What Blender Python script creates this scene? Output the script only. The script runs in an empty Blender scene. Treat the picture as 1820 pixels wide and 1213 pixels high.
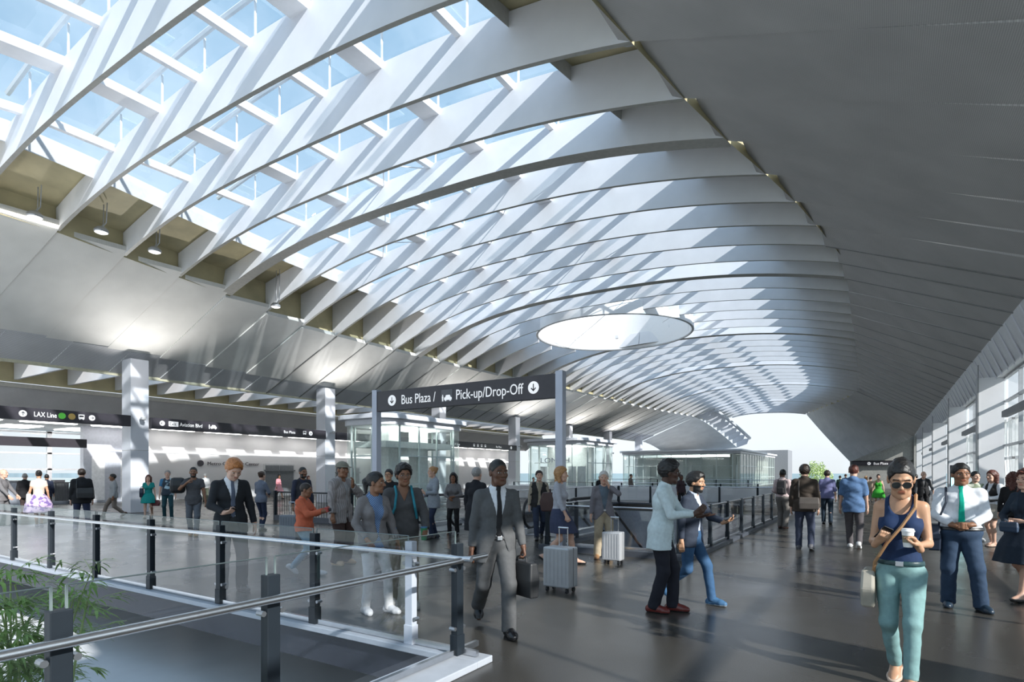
import bpy, math, random
import numpy as np
from mathutils import Vector, Matrix
random.seed(7)
SC = bpy.context.scene
COL = SC.collection
PI = math.pi
def R(d): return math.radians(d)

# ---------------------------------------------------------------- camera
CAM_H = 1.68
FPX = 1034.0
YAW = R(32.47)
VIEW = (-math.sin(YAW), math.cos(YAW))
RIGHT = (math.cos(YAW), math.sin(YAW))
cd = bpy.data.cameras.new('camera'); cam = bpy.data.objects.new('camera', cd); COL.objects.link(cam)
cam.location = (0, 0, CAM_H); cam.rotation_euler = (PI/2, 0, YAW)
cd.sensor_width = 36; cd.lens = FPX/1820*36; cd.shift_y = (841-606.5)/1820
cd.clip_start = .05; cd.clip_end = 2000
SC.camera = cam

def on_floor(u, v, z=0.0):
    """where a point on level z seen at u, v of the survey photograph stands"""
    d = FPX*(CAM_H-z)/(v-841.0); l = (u-910.0)/FPX*d
    return (VIEW[0]*d+RIGHT[0]*l, VIEW[1]*d+RIGHT[1]*l)
def height_of(vh, vf):
    return CAM_H*(vf-vh)/(vf-841.0)

# ---------------------------------------------------------------- materials
MATS = {}
def mat(name, col, rough=.6, metal=0., noise=.06, nscale=8., bump=0., spec=.5, emis=None, estr=0., coat=0.):
    if name in MATS: return MATS[name]
    m = bpy.data.materials.new(name); m.use_nodes = True
    nt = m.node_tree; b = nt.nodes['Principled BSDF']
    b.inputs['Roughness'].default_value = rough; b.inputs['Metallic'].default_value = metal
    b.inputs['Specular IOR Level'].default_value = spec
    if coat: b.inputs['Coat Weight'].default_value = coat
    tc = nt.nodes.new('ShaderNodeTexCoord'); n = nt.nodes.new('ShaderNodeTexNoise')
    n.inputs['Scale'].default_value = nscale; n.inputs['Detail'].default_value = 3
    nt.links.new(tc.outputs['Object'], n.inputs['Vector'])
    r = nt.nodes.new('ShaderNodeValToRGB')
    c0 = [max(0, c*(1-noise*1.6)) for c in col]; c1 = [min(1, c*(1+noise*1.6)) for c in col]
    r.color_ramp.elements[0].position = .3; r.color_ramp.elements[1].position = .7
    r.color_ramp.elements[0].color = (*c0, 1); r.color_ramp.elements[1].color = (*c1, 1)
    nt.links.new(n.outputs['Fac'], r.inputs['Fac']); nt.links.new(r.outputs['Color'], b.inputs['Base Color'])
    if bump:
        bp = nt.nodes.new('ShaderNodeBump'); bp.inputs['Strength'].default_value = bump; bp.inputs['Distance'].default_value = .01
        nt.links.new(n.outputs['Fac'], bp.inputs['Height']); nt.links.new(bp.outputs['Normal'], b.inputs['Normal'])
    if emis:
        b.inputs['Emission Color'].default_value = (*emis, 1); b.inputs['Emission Strength'].default_value = estr
    MATS[name] = m; return m

def glass(name, tint=(.93,.97,.96), refl=1.0, ior=1.45, haze=0.0):
    if name in MATS: return MATS[name]
    m = bpy.data.materials.new(name); m.use_nodes = True; nt = m.node_tree
    for n in list(nt.nodes): nt.nodes.remove(n)
    o = nt.nodes.new('ShaderNodeOutputMaterial'); t = nt.nodes.new('ShaderNodeBsdfTransparent')
    g = nt.nodes.new('ShaderNodeBsdfGlossy'); mx = nt.nodes.new('ShaderNodeMixShader'); ge = nt.nodes.new('ShaderNodeNewGeometry'); dt = nt.nodes.new('ShaderNodeVectorMath'); dt.operation = 'DOT_PRODUCT'
    mu = nt.nodes.new('ShaderNodeMath'); mu.operation = 'MULTIPLY'; mu.inputs[1].default_value = refl
    ab = nt.nodes.new('ShaderNodeMath'); ab.operation = 'ABSOLUTE'; om = nt.nodes.new('ShaderNodeMath'); om.operation = 'SUBTRACT'; om.inputs[0].default_value = 1
    pw = nt.nodes.new('ShaderNodeMath'); pw.operation = 'POWER'; pw.inputs[1].default_value = 5
    fr = nt.nodes.new('ShaderNodeMath'); fr.operation = 'MULTIPLY_ADD'; fr.inputs[1].default_value = .95; fr.inputs[2].default_value = .06; fr.use_clamp = True
    nt.links.new(ge.outputs['Normal'], dt.inputs[0]); nt.links.new(ge.outputs['Incoming'], dt.inputs[1]); nt.links.new(dt.outputs['Value'], ab.inputs[0]); nt.links.new(ab.outputs[0], om.inputs[1]); nt.links.new(om.outputs[0], pw.inputs[0]); nt.links.new(pw.outputs[0], fr.inputs[0])
    t.inputs['Color'].default_value = (*tint, 1); g.inputs['Roughness'].default_value = .02
    nt.links.new(fr.outputs[0], mu.inputs[0]); nt.links.new(mu.outputs[0], mx.inputs[0])
    nt.links.new(t.outputs[0], mx.inputs[1]); nt.links.new(g.outputs[0], mx.inputs[2])
    last = mx
    if haze:
        d = nt.nodes.new('ShaderNodeBsdfDiffuse'); d.inputs['Color'].default_value = (.85,.9,.9,1)
        tl = nt.nodes.new('ShaderNodeBsdfTranslucent'); tl.inputs['Color'].default_value = (.85,.92,.95,1)
        ad = nt.nodes.new('ShaderNodeMixShader'); ad.inputs[0].default_value = .5
        nt.links.new(d.outputs[0], ad.inputs[1]); nt.links.new(tl.outputs[0], ad.inputs[2])
        m2 = nt.nodes.new('ShaderNodeMixShader'); m2.inputs[0].default_value = haze
        nt.links.new(mx.outputs[0], m2.inputs[1]); nt.links.new(ad.outputs[0], m2.inputs[2]); last = m2
    nt.links.new(last.outputs[0], o.inputs['Surface'])
    MATS[name] = m; return m

def emit(name, col, s):
    if name in MATS: return MATS[name]
    m = bpy.data.materials.new(name); m.use_nodes = True; b = m.node_tree.nodes['Principled BSDF']
    b.inputs['Base Color'].default_value = (*col, 1)
    b.inputs['Emission Color'].default_value = (*col, 1); b.inputs['Emission Strength'].default_value = s
    MATS[name] = m; return m

# ---------------------------------------------------------------- mesh builder
class MB:
    def __init__(s): s.v = []; s.f = []; s.m = []; s.sm = False
    def add(s, vs, fs, mi=0):
        n = len(s.v); s.v += [tuple(v) for v in vs]; s.f += [tuple(i+n for i in f) for f in fs]; s.m += [mi]*len(fs); return s
    def box(s, x0, x1, y0, y1, z0, z1, mi=0):
        return s.add([(x0,y0,z0),(x1,y0,z0),(x1,y1,z0),(x0,y1,z0),(x0,y0,z1),(x1,y0,z1),(x1,y1,z1),(x0,y1,z1)],
              [(0,3,2,1),(4,5,6,7),(0,1,5,4),(1,2,6,5),(2,3,7,6),(3,0,4,7)], mi)
    def obox(s, c, ax, hx, hy, hz, mi=0):
        """box centred c, x axis turned by angle ax about z"""
        ca, sa = math.cos(ax), math.sin(ax); vs = []
        for dz in (-hz, hz):
            for dx, dy in ((-hx,-hy),(hx,-hy),(hx,hy),(-hx,hy)): vs.append((c[0]+dx*ca-dy*sa, c[1]+dx*sa+dy*ca, c[2]+dz))
        return s.add(vs, [(0,3,2,1),(4,5,6,7),(0,1,5,4),(1,2,6,5),(2,3,7,6),(3,0,4,7)], mi)
    def prism(s, poly, axis, a, b, mi=0):
        """poly of 2D points extruded along axis from a to b; other two axes in order"""
        def P(p, t):
            if axis == 'x': return (t, p[0], p[1])
            if axis == 'y': return (p[0], t, p[1])
            return (p[0], p[1], t)
        n = len(poly); vs = [P(p, a) for p in poly]+[P(p, b) for p in poly]
        fs = [tuple(range(n))[::-1], tuple(range(n, 2*n))]+[(i, (i+1) % n, n+(i+1) % n, n+i) for i in range(n)]
        return s.add(vs, fs, mi)
    def tube(s, pts, r, n=8, mi=0, closed=False):
        pts = [Vector(p) for p in pts]; k = len(pts); rs = r if isinstance(r, (list, tuple)) else [r]*k
        up = Vector((0,0,1)); vs = []; fs = []; side = None
        for i, p in enumerate(pts):
            if closed: d = pts[(i+1) % k]-pts[i-1]
            else: d = pts[min(i+1, k-1)]-pts[max(i-1, 0)]
            d.normalize()
            if side is None:
                side = d.cross(up)
                if side.length < 1e-3: side = d.cross(Vector((1,0,0)))
            side = (side-d*side.dot(d)).normalized(); w = side.cross(d)
            for j in range(n):
                a = 2*PI*j/n; vs.append(p+side*math.cos(a)*rs[i]+w*math.sin(a)*rs[i])
        m = k if closed else k-1
        for i in range(m):
            for j in range(n):
                fs.append((i*n+j, i*n+(j+1) % n, ((i+1) % k)*n+(j+1) % n, ((i+1) % k)*n+j))
        if not closed: fs += [tuple(range(n)), tuple(range((k-1)*n, k*n))[::-1]]
        return s.add(vs, fs, mi)
    def lathe(s, prof, c, n=24, mi=0):
        vs = []; fs = []; k = len(prof)
        for (r, z) in prof:
            for j in range(n): a = 2*PI*j/n; vs.append((c[0]+r*math.cos(a), c[1]+r*math.sin(a), c[2]+z))
        for i in range(k-1):
            for j in range(n): fs.append((i*n+j, i*n+(j+1) % n, (i+1)*n+(j+1) % n, (i+1)*n+j))
        if prof[0][0] > 1e-4: fs.append(tuple(range(n))[::-1])
        if prof[-1][0] > 1e-4: fs.append(tuple(range((k-1)*n, k*n)))
        return s.add(vs, fs, mi)
    def build(s, name, mats, parent=None, smooth=False, bevel=0, fixn=True):
        me = bpy.data.meshes.new(name); me.from_pydata([tuple(v) for v in s.v], [], s.f)
        mats = mats if isinstance(mats, (list, tuple)) else [mats]
        for m in mats: me.materials.append(m)
        me.polygons.foreach_set('material_index', s.m)
        me.update(); me.validate()
        if fixn:
            import bmesh
            bm = bmesh.new(); bm.from_mesh(me); bmesh.ops.recalc_face_normals(bm, faces=bm.faces); bm.to_mesh(me); bm.free()
        o = bpy.data.objects.new(name, me); COL.objects.link(o)
        if parent is not None: o.parent = parent
        if smooth:
            me.polygons.foreach_set('use_smooth', [True]*len(me.polygons))
            try: me.set_sharp_from_angle(angle=R(38))
            except Exception: pass
        if bevel:
            b = o.modifiers.new('edge', 'BEVEL'); b.width = bevel; b.segments = 2; b.limit_method = 'ANGLE'
        return o

def tag(o, label=None, cat=None, group=None, kind=None):
    if label: o['label'] = label
    if cat: o['category'] = cat
    if group: o['group'] = group
    if kind: o['kind'] = kind
    return o
def empty(name, loc=(0,0,0), rz=0, **k):
    o = bpy.data.objects.new(name, None); COL.objects.link(o); o.location = loc; o.rotation_euler = (0,0,rz); o.empty_display_size = .1
    return tag(o, **k)
def text_mesh(name, txt, size, m, parent, loc, rot, ext=.003, sx=1.0, align='LEFT'):
    cu = bpy.data.curves.new(name, 'FONT'); cu.body = txt; cu.size = size; cu.extrude = ext; cu.align_x = align; cu.resolution_u = 3
    to = bpy.data.objects.new(name+'_curve', cu); COL.objects.link(to)
    dg = bpy.context.evaluated_depsgraph_get(); me = bpy.data.meshes.new_from_object(to.evaluated_get(dg))
    bpy.data.objects.remove(to); me.materials.clear(); me.materials.append(m)
    o = bpy.data.objects.new(name, me); COL.objects.link(o); o.parent = parent
    o.location = loc; o.rotation_euler = rot; o.scale = (sx, 1, 1); return o
# ================================================================ THE PLACE
def weave(name, col, rough=.7, sc=14.0, amp=.16):
    m = mat(name, col, rough, noise=.05, nscale=.8)
    nt = m.node_tree; b = nt.nodes['Principled BSDF']
    tc = nt.nodes.new('ShaderNodeTexCoord')
    src = b.inputs['Base Color'].links[0].from_socket
    for dirn, s2 in (('X', sc), ('Y', sc*1.0)):
        w = nt.nodes.new('ShaderNodeTexWave'); w.wave_type = 'BANDS'; w.bands_direction = dirn
        w.inputs['Scale'].default_value = s2; w.inputs['Distortion'].default_value = .8; w.inputs['Detail'].default_value = 2
        nt.links.new(tc.outputs['Object'], w.inputs['Vector'])
        mp = nt.nodes.new('ShaderNodeMapRange'); mp.inputs['To Min'].default_value = 1-amp; mp.inputs['To Max'].default_value = 1+amp*.6
        nt.links.new(w.outputs['Fac'], mp.inputs['Value'])
        mx = nt.nodes.new('ShaderNodeVectorMath'); mx.operation = 'SCALE'
        nt.links.new(src, mx.inputs[0]); nt.links.new(mp.outputs[0], mx.inputs['Scale']); src = mx.outputs[0]
    nt.links.new(src, b.inputs['Base Color'])
    return m

def floor_material():
    m = mat('polished_floor', (.054,.050,.044), .27, noise=.22, nscale=.35, spec=.45)
    nt = m.node_tree; b = nt.nodes['Principled BSDF']
    tc = nt.nodes.new('ShaderNodeTexCoord'); n = nt.nodes.new('ShaderNodeTexNoise')
    n.inputs['Scale'].default_value = 120; n.inputs['Detail'].default_value = 2
    nt.links.new(tc.outputs['Object'], n.inputs['Vector'])
    mp = nt.nodes.new('ShaderNodeMapRange'); mp.inputs['From Min'].default_value = .35; mp.inputs['From Max'].default_value = .7
    mp.inputs['To Min'].default_value = .7; mp.inputs['To Max'].default_value = 1.5
    nt.links.new(n.outputs['Fac'], mp.inputs['Value'])
    src = b.inputs['Base Color'].links[0].from_socket
    mx = nt.nodes.new('ShaderNodeVectorMath'); mx.operation = 'SCALE'
    nt.links.new(src, mx.inputs[0]); nt.links.new(mp.outputs[0], mx.inputs['Scale']); nt.links.new(mx.outputs[0], b.inputs['Base Color'])
    n2 = nt.nodes.new('ShaderNodeTexNoise'); n2.inputs['Scale'].default_value = .5; n2.inputs['Detail'].default_value = 4
    nt.links.new(tc.outputs['Object'], n2.inputs['Vector'])
    m2 = nt.nodes.new('ShaderNodeMapRange'); m2.inputs['From Min'].default_value = .3; m2.inputs['From Max'].default_value = .7
    m2.inputs['To Min'].default_value = .2; m2.inputs['To Max'].default_value = .36
    nt.links.new(n2.outputs['Fac'], m2.inputs['Value']); nt.links.new(m2.outputs[0], b.inputs['Roughness'])
    return m

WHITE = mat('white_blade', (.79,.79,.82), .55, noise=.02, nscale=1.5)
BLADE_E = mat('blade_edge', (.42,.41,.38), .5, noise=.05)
PURL = mat('white_purlin', (.9,.9,.92), .5, noise=.01)
OLIVE = mat('olive_panel', (.50,.44,.27), .6, noise=.10, nscale=1.2)
GREYP = mat('grey_panel', (.55,.55,.56), .5, noise=.04)
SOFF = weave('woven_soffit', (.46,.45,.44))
LATT = weave('perforated_band', (.62,.62,.64), sc=9, amp=.3)
COLM = mat('column_paint', (.66,.67,.72), .45, noise=.02, nscale=1)
STEEL = mat('brushed_steel', (.62,.63,.65), .25, 1.0, noise=.03, nscale=30)
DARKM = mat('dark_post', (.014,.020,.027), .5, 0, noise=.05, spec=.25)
CURB = mat('light_curb', (.42,.45,.50), .5, noise=.03)
SIGNB = mat('sign_face', (.040,.036,.045), .35, noise=.04)
SIGNW = mat('sign_white', (.85,.85,.87), .4, noise=.01, emis=(1,1,1), estr=.25)
WALLW = mat('white_wall', (.78,.78,.79), .6, noise=.03, nscale=.6)
WALLG = mat('grey_wall', (.42,.42,.43), .6, noise=.06, nscale=.8)
RAILG = glass('railing_glass', (.93,.95,.97), 1.5)
SKYG = glass('skylight_glass', (.88,.94,.98), .6)
WING = glass('window_glass', (.96,.98,.98), .8)
PAVG = glass('pavilion_glass', (.90,.955,.935), 1.0, haze=.08)
FLOOR = floor_material()

Y0 = 5.8; DY = 2.1; NF = 40
FY = [Y0+DY*k for k in range(-1, NF)]
def lerp_tab(tab, y):
    if y <= tab[0][0]: return tab[0][1]
    for (a, va), (b, vb) in zip(tab, tab[1:]):
        if y <= b: return va+(vb-va)*(y-a)/(b-a)
    return tab[-1][1]
T_XR = [(3.6,-4.9),(7.9,-4.4),(10,-4.05),(12.1,-3.7),(14.2,-3.28),(16.3,-2.78),(18.4,-2.33),(20.5,-1.98),(24.6,-1.36),(28.7,-1.2),(62,-1.75),(68,-2.6),(74,-4.2),(80,-6.2),(88,-8.7)]
T_XL = [(3.6,-21.6),(8,-22.0),(12,-22.7),(16,-23.3),(20,-23.8),(32,-23.8),(54,-22.2),(68,-21.5),(78,-20.8),(88,-19.8)]
T_HL = [(8,9.48),(14,9.3),(20,8.75),(60,8.72),(88,9.2)]
T_HR = [(8,9.48),(62,9.48),(88,9.7)]
T_AP = [(3.7,10.05),(5.8,10.15),(10,10.26),(12.1,10.34),(14.2,10.5),(18.4,10.58),(22,10.64),(26.8,10.73),(68,10.73),(88,10.15)]
T_SK = [(7,-1.5),(12,-2.4),(16,-3.5),(20,-5),(24,-6.5),(28.7,-7.9),(66,-7.9)]
def XR(y): return lerp_tab(T_XR, y)
def XL(y): return lerp_tab(T_XL, y)
def HL(y): return lerp_tab(T_HL, y)
def HR(y): return lerp_tab(T_HR, y)
def zbot(x, y):
    xr, xl, ap = XR(y), XL(y), lerp_tab(T_AP, y); xc = (xl+xr)/2; c = (x-xc)/((xr-xl)/2)
    e = HR(y) if c > 0 else HL(y)
    return ap-(ap-e)*min(1.1, abs(c))**2.5
def ztop(x, y):
    xr, xl = XR(y), XL(y); xc = (xl+xr)/2+1.2; c = (x-xc)/((xr-xl)/2)
    return 11.45-.95*c*c-(.25 if y < 5 else 0)+.22*min(1, max(0, (y-13)/8))
OC = (-14.4, 34.6); OR = 4.8

ceiling = empty('ceiling', kind='structure')
# fins, the ones across the oculus cut at its drum
for k, y in enumerate(FY):
    xr, xl = XR(y)+.25, XL(y)-.25
    thick = .23 if (k-1) >= 4 and (k-1-4) % 6 == 0 else .055
    spans = [(xl, xr)]
    if abs(y-OC[1]) < OR:
        w = math.sqrt(OR**2-(y-OC[1])**2)+.02; spans = [(xl, OC[0]-w), (OC[0]+w, xr)]
    mb = MB()
    for (a, b) in spans:
        n = max(6, int((b-a)/.6)); P = [a+(b-a)*i/n for i in range(n+1)]
        vs = []
        for x in P:
            zb, zt = zbot(x, y), ztop(x, y)-.02
            zt = max(zt, zb+.3)
            vs += [(x,y-thick,zb),(x,y+thick,zb),(x,y+.05,zt),(x,y-.05,zt)]
        fs = []; mi = []
        for i in range(n):
            for j in range(4):
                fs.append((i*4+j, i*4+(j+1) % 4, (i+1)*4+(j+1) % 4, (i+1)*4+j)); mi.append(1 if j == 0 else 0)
        fs += [(0,1,2,3), (n*4+3, n*4+2, n*4+1, n*4)]; mi += [0, 0]
        base = len(mb.v); mb.add(vs, fs); mb.m[-len(mi):] = mi
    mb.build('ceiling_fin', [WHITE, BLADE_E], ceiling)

# purlins running the length of the roof, on the fins
def glx(y):  # glazed width
    return XL(y)+2.35, XR(y)-2.35
PX = [(-18.4,.07),(-16.15,.27),(-14.15,.07),(-12.1,.07),(-10.25,.27),(-7.7,.07)]
for px, hw in PX:
    segs = [(FY[0], FY[-1])]
    if abs(px-OC[0]) < OR:
        w = math.sqrt(OR**2-(px-OC[0])**2); segs = [(FY[0], OC[1]-w), (OC[1]+w, FY[-1])]
    mb = MB()
    for a, b in segs:
        ys = [a]+[y for y in FY if a < y < b]+[b]; vs = []; fs = []
        for y in ys:
            z = ztop(px, y)
            vs += [(px-hw,y,z-.16),(px+hw,y,z-.16),(px+hw,y,z+.05),(px-hw,y,z+.05)]
        for i in range(len(ys)-1):
            for j in range(4): fs.append((i*4+j, i*4+(j+1) % 4, (i+1)*4+(j+1) % 4, (i+1)*4+j))
        fs += [(0,1,2,3), tuple(range(len(vs)-4, len(vs)))]; mb.add(vs, fs)
    mb.build('roof_purlin', PURL, ceiling)
# glazing strips, one sheet of panes per bay; closed olive boards at either side; walls of the slot down to the soffit
gl = MB(); ol = MB(); gw = MB()
def strip(mb, y0, y1, x0a, x1a, x0b, x1b, zf, n=8, dz=.06):
    vs = []; fs = []
    for i in range(n+1):
        t = i/n; xa = x0a+(x1a-x0a)*t; xb = x0b+(x1b-x0b)*t
        vs += [(xa,y0,zf(xa,y0)+dz),(xb,y1,zf(xb,y1)+dz)]
    for i in range(n): fs.append((2*i,2*i+2,2*i+3,2*i+1))
    mb.add(vs, fs)
for k in range(len(FY)-1):
    a, b = FY[k], FY[k+1]; (la, ra), (lb, rb) = glx(a), glx(b)
    if b > OC[1]-OR and a < OC[1]+OR:
        ym = (a+b)/2; w = math.sqrt(max(0, OR**2-max(0, (abs(ym-OC[1])-.0))**2))
        if w > .1:
            strip(gl, a, b, la, OC[0]-w, lb, OC[0]-w, ztop, 4); strip(gl, a, b, OC[0]+w, ra, OC[0]+w, rb, ztop, 4)
        else: strip(gl, a, b, la, ra, lb, rb, ztop)
    else: strip(gl, a, b, la, ra, lb, rb, ztop)
    strip(ol, a, b, XL(a)-.3, la, XL(b)-.3, lb, lambda x, y: ztop(x, y)-.04, 3)
    strip(ol, a, b, ra, XR(a)+.3, rb, XR(b)+.3, lambda x, y: ztop(x, y)-.04, 3)
    for (xa, xb, ha, hb) in ((XL(a)-.28, XL(b)-.28, HL(a), HL(b)), (XR(a)+.28, XR(b)+.28, HR(a), HR(b))):
        ol.add([(xa,a,ha-.1),(xb,b,hb-.1),(xb,b,ztop(xb,b)+.1),(xa,a,ztop(xa,a)+.1)], [(0,1,2,3)])
    # grey upstand where the glazing meets the boards
    for (xa, xb) in ((la, lb), (ra, rb)):
        gw.add([(xa,a,ztop(xa,a)-.35),(xb,b,ztop(xb,b)-.35),(xb,b,ztop(xb,b)+.25),(xa,a,ztop(xa,a)+.25)], [(0,1,2,3)])
gl.build('skylight_pane', SKYG, ceiling, fixn=False)
ol.build('ceiling_board', OLIVE, ceiling, fixn=False)
gw.build('glazing_upstand', GREYP, ceiling, fixn=False)

# oculus drum
n = 64; mb = MB(); vs = []; fs = []
prof = [(OR, 10.55), (OR, 13.2), (OR+.10, 13.2), (OR+.10, 10.50), (OR, 10.50)]
for i in range(n):
    a = 2*PI*i/n
    for r, z in prof: vs.append((OC[0]+r*math.cos(a), OC[1]+r*math.sin(a), z-.02))
q = len(prof)
for i in range(n):
    for j in range(q-1): fs.append((i*q+j, ((i+1) % n)*q+j, ((i+1) % n)*q+j+1, i*q+j+1))
mb.add(vs, fs); mb.build('oculus_drum', mat('oculus_white', (.92,.92,.93), .5, noise=.01), ceiling, smooth=True, fixn=False)
mb = MB(); ring = [(OC[0]+(OR+.02)*math.cos(2*PI*i/n), OC[1]+(OR+.02)*math.sin(2*PI*i/n), 10.5) for i in range(n)]
mb.tube(ring, .07, 8, closed=True); mb.build('oculus_rim', GREYP, ceiling, smooth=True)
mb = MB(); mb.add([(OC[0]+OR*math.cos(2*PI*i/n), OC[1]+OR*math.sin(2*PI*i/n), 13.1) for i in range(n)], [tuple(range(n))])
mb.build('oculus_pane', glass('oculus_glass', (.95,.97,.98), .4, haze=.35), ceiling, fixn=False)

# the outer frame above the glass
mb = MB()
for k in range(0, len(FY)-1):
    y = FY[k]
    if y > 40: break
    if abs(y-OC[1]) < OR+.5: continue
    la, ra = glx(y)
    pts = [(la+(ra-la)*i/8, y, ztop(la+(ra-la)*i/8, y)+.95) for i in range(9)]
    mb.tube(pts, .07, 6)
    for px, hw in PX: mb.tube([(px+.12, y+.1, ztop(px, y)+.02), (px+.12, y+.1, ztop(px, y)+.95)], .03, 5)
mb.build('outer_frame', PURL, ceiling)
mb = MB()
for k in range(0, 18):
    y = FY[k]+DY*.5; la, ra = glx(y); x = la+.4; j = 0
    while x < ra-.8:
        z = ztop(x, y)+1.35
        if j % 3 == 0 and not (abs(y-OC[1]) < OR+1 and abs(x-OC[0]) < OR+1):
            mb.obox((x+.3, y+(.35 if j % 2 else -.35), z), 0, .26, .62, .02)
        x += 1.18; j += 1
mb.build('shade_louver', glass('shade_louver', (.9,.95,.98), .5, haze=.25), ceiling)
# wind bracing under the glass
mb = MB()
for k in (5, 6, 7, 8, 9, 10, 11, 12):
    a, b = FY[k], FY[k+1]
    if k % 2: continue
for k in range(4, 16):
    a, b = FY[k], FY[k+1]
    for i in range(len(PX)-1):
        x0, x1 = PX[i][0], PX[i+1][0]
        if (i+k) % 3 == 0:
            mb.tube([(x0,a,ztop(x0,a)-.15),(x1,b,ztop(x1,b)-.15)], .02, 5)
            mb.tube([(x1,a,ztop(x1,a)-.15),(x0,b,ztop(x0,b)-.15)], .02, 5)
mb.build('bracing_rod', PURL, ceiling)

# soffits: overlapping boards between the slot edge and the eaves
def soffit_board(mb, y0, y1, xe, ze, xo, zo, tilt, xe1=None, ze1=None, xo1=None, zo1=None, th=.16, nx=6, sag=0.0, k0=0.0, k1=0.0):
    xe1 = xe if xe1 is None else xe1; ze1 = ze if ze1 is None else ze1; xo1 = xo if xo1 is None else xo1; zo1 = zo if zo1 is None else zo1
    vs = []; fs = []
    for i in range(nx+1):
        t = i/nx; s = sag*math.sin(PI*t)
        xa, za = xe+(xo-xe)*t, ze+(zo-ze)*t-s; xb, zb = xe1+(xo1-xe1)*t, ze1+(zo1-ze1)*t-s
        vs += [(xa,y0+k0*t,za),(xb,y1+k1*t,zb+tilt),(xb,y1+k1*t,zb+tilt+th),(xa,y0+k0*t,za+th)]
    for i in range(nx):
        for j in range(4): fs.append((i*4+j, i*4+(j+1) % 4, (i+1)*4+(j+1) % 4, (i+1)*4+j))
    fs += [(0,1,2,3), tuple(range(nx*4, nx*4+4))]
    mb.add(vs, fs)
XW, ZW = 2.83, 5.80; XE, ZE_ = -28.0, 5.98
mr = MB(); ml = MB(); mlat = MB(); mgap = MB()
def joint(p, q, w=.03):
    mgap.add([(p[0],p[1]-w,p[2]-.03),(p[0],p[1]+w,p[2]-.03),(q[0],q[1]+w,q[2]-.03),(q[0],q[1]-w,q[2]-.03),(p[0],p[1]-w,p[2]+.05),(p[0],p[1]+w,p[2]+.05),(q[0],q[1]+w,q[2]+.05),(q[0],q[1]-w,q[2]+.05)], [(0,3,2,1),(0,1,5,4),(1,2,6,5),(2,3,7,6),(3,0,4,7)])
for k in range(-2, NF):
    a = Y0+DY*k; b = a+DY+.02
    if b < 66.5:
        soffit_board(mr, a, b, XR(b) if k < 14 else XR(a), HR(b), XW, ZW, (.07 if k < 7 else .0), k0=lerp_tab(T_SK, a), k1=lerp_tab(T_SK, b))
    if 7 <= k and b < 66.5: joint((XR(b)+.02, b, HR(b)), (XW, b+lerp_tab(T_SK, b), ZW))
    xe, ze = XL(b), HL(b)
    if 6 <= k and b < 78: joint((xe, b, ze), (XE, b-.9*1.33, ZE_))
    if b < 78:
        t = .755
        xm, zm = xe+(XE-xe)*t, ze+(ZE_-ze)*t
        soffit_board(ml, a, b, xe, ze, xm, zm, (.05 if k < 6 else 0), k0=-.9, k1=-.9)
        soffit_board(mlat, a, b, xm-.03, zm, XE, ZE_, (.05 if k < 6 else 0), nx=2, k0=-.35, k1=-.35)
# funnel at the far end of the side soffit, down to the end wall
N = 26; U = []; Wd = []
for i in range(N+1):
    t = i/N; y = 63.9+(88-63.9)*t
    U.append(Vector((XR(y), y, HR(y)+.12-.17*min(1, t*5))))
    if t < .38: s = t/.38; Wd.append(Vector((XW, 56.1+s*17.9, ZW+.12-.37*s)))
    else:
        s = (t-.38)/.62; Wd.append(Vector((XW-5.83*s, 74+.4*s, 5.55-2.65*s**.8)))
vs = []; fs = []; nx = 10
for i in range(N+1):
    for j in range(nx+1):
        t = j/nx; p = U[i].lerp(Wd[i], t); p.z += .5*math.sin(PI*t)*(-.6+1.2*(i/N))*-1*.4
        p.z += .05*(i % 2); vs.append(p)
for i in range(N):
    for j in range(nx): a = i*(nx+1)+j; fs.append((a, a+1, a+nx+2, a+nx+1))
mr.add(vs, fs)
mgap.build('soffit_joint', mat('joint_dark', (.19,.19,.185), .7), ceiling, fixn=False)
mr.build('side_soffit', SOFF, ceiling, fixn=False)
# curling far end of the inner soffit
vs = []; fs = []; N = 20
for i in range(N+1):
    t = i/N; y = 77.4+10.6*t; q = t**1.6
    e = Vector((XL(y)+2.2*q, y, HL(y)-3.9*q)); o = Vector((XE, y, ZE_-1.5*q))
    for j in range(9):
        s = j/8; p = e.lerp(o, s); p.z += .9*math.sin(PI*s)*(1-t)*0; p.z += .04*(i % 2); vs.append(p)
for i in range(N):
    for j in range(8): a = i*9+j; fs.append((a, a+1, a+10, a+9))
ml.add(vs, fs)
ml.build('inner_soffit', weave('woven_soffit_painted_lit', (.80,.785,.75)), ceiling, fixn=False)  # paler copy of the side soffit weave, its brighter lighting put into the colour
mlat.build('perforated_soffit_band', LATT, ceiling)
# last fins follow the curling edge down
mb = MB()
for i in range(12):
    t = (i+1)/12; y = 77.4+10.6*t; q = t**1.6
    x = XL(y)+2.2*q; z = HL(y)-3.9*q
    mb.add([(x-.1,y,z),(x+1.3,y+.1,z+.5),(x+1.6,y+.1,z+1.3),(x-.1,y,z+1.2),(x-.1,y+.08,z),(x+1.3,y+.18,z+.5),(x+1.6,y+.18,z+1.3),(x-.1,y+.08,z+1.2)],
           [(0,1,2,3),(7,6,5,4),(0,4,5,1),(1,5,6,2),(2,6,7,3),(3,7,4,0)])
mb.build('end_rib', WHITE, ceiling)
mb = MB()
mb.tube([(XL(77.4+10.6*t)+2.2*t**1.6+1.7, 77.4+10.6*t, HL(77.4+10.6*t)-3.9*t**1.6+1.3) for t in [i/14 for i in range(15)]], .22, 8)
mb.tube([(XL(88)+1.5+(XR(88)-XL(88)-1.5)*i/12, 88, zbot(XL(88)+1.5+(XR(88)-XL(88)-1.5)*i/12, 88)+.1) for i in range(13)], .2, 8)
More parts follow.
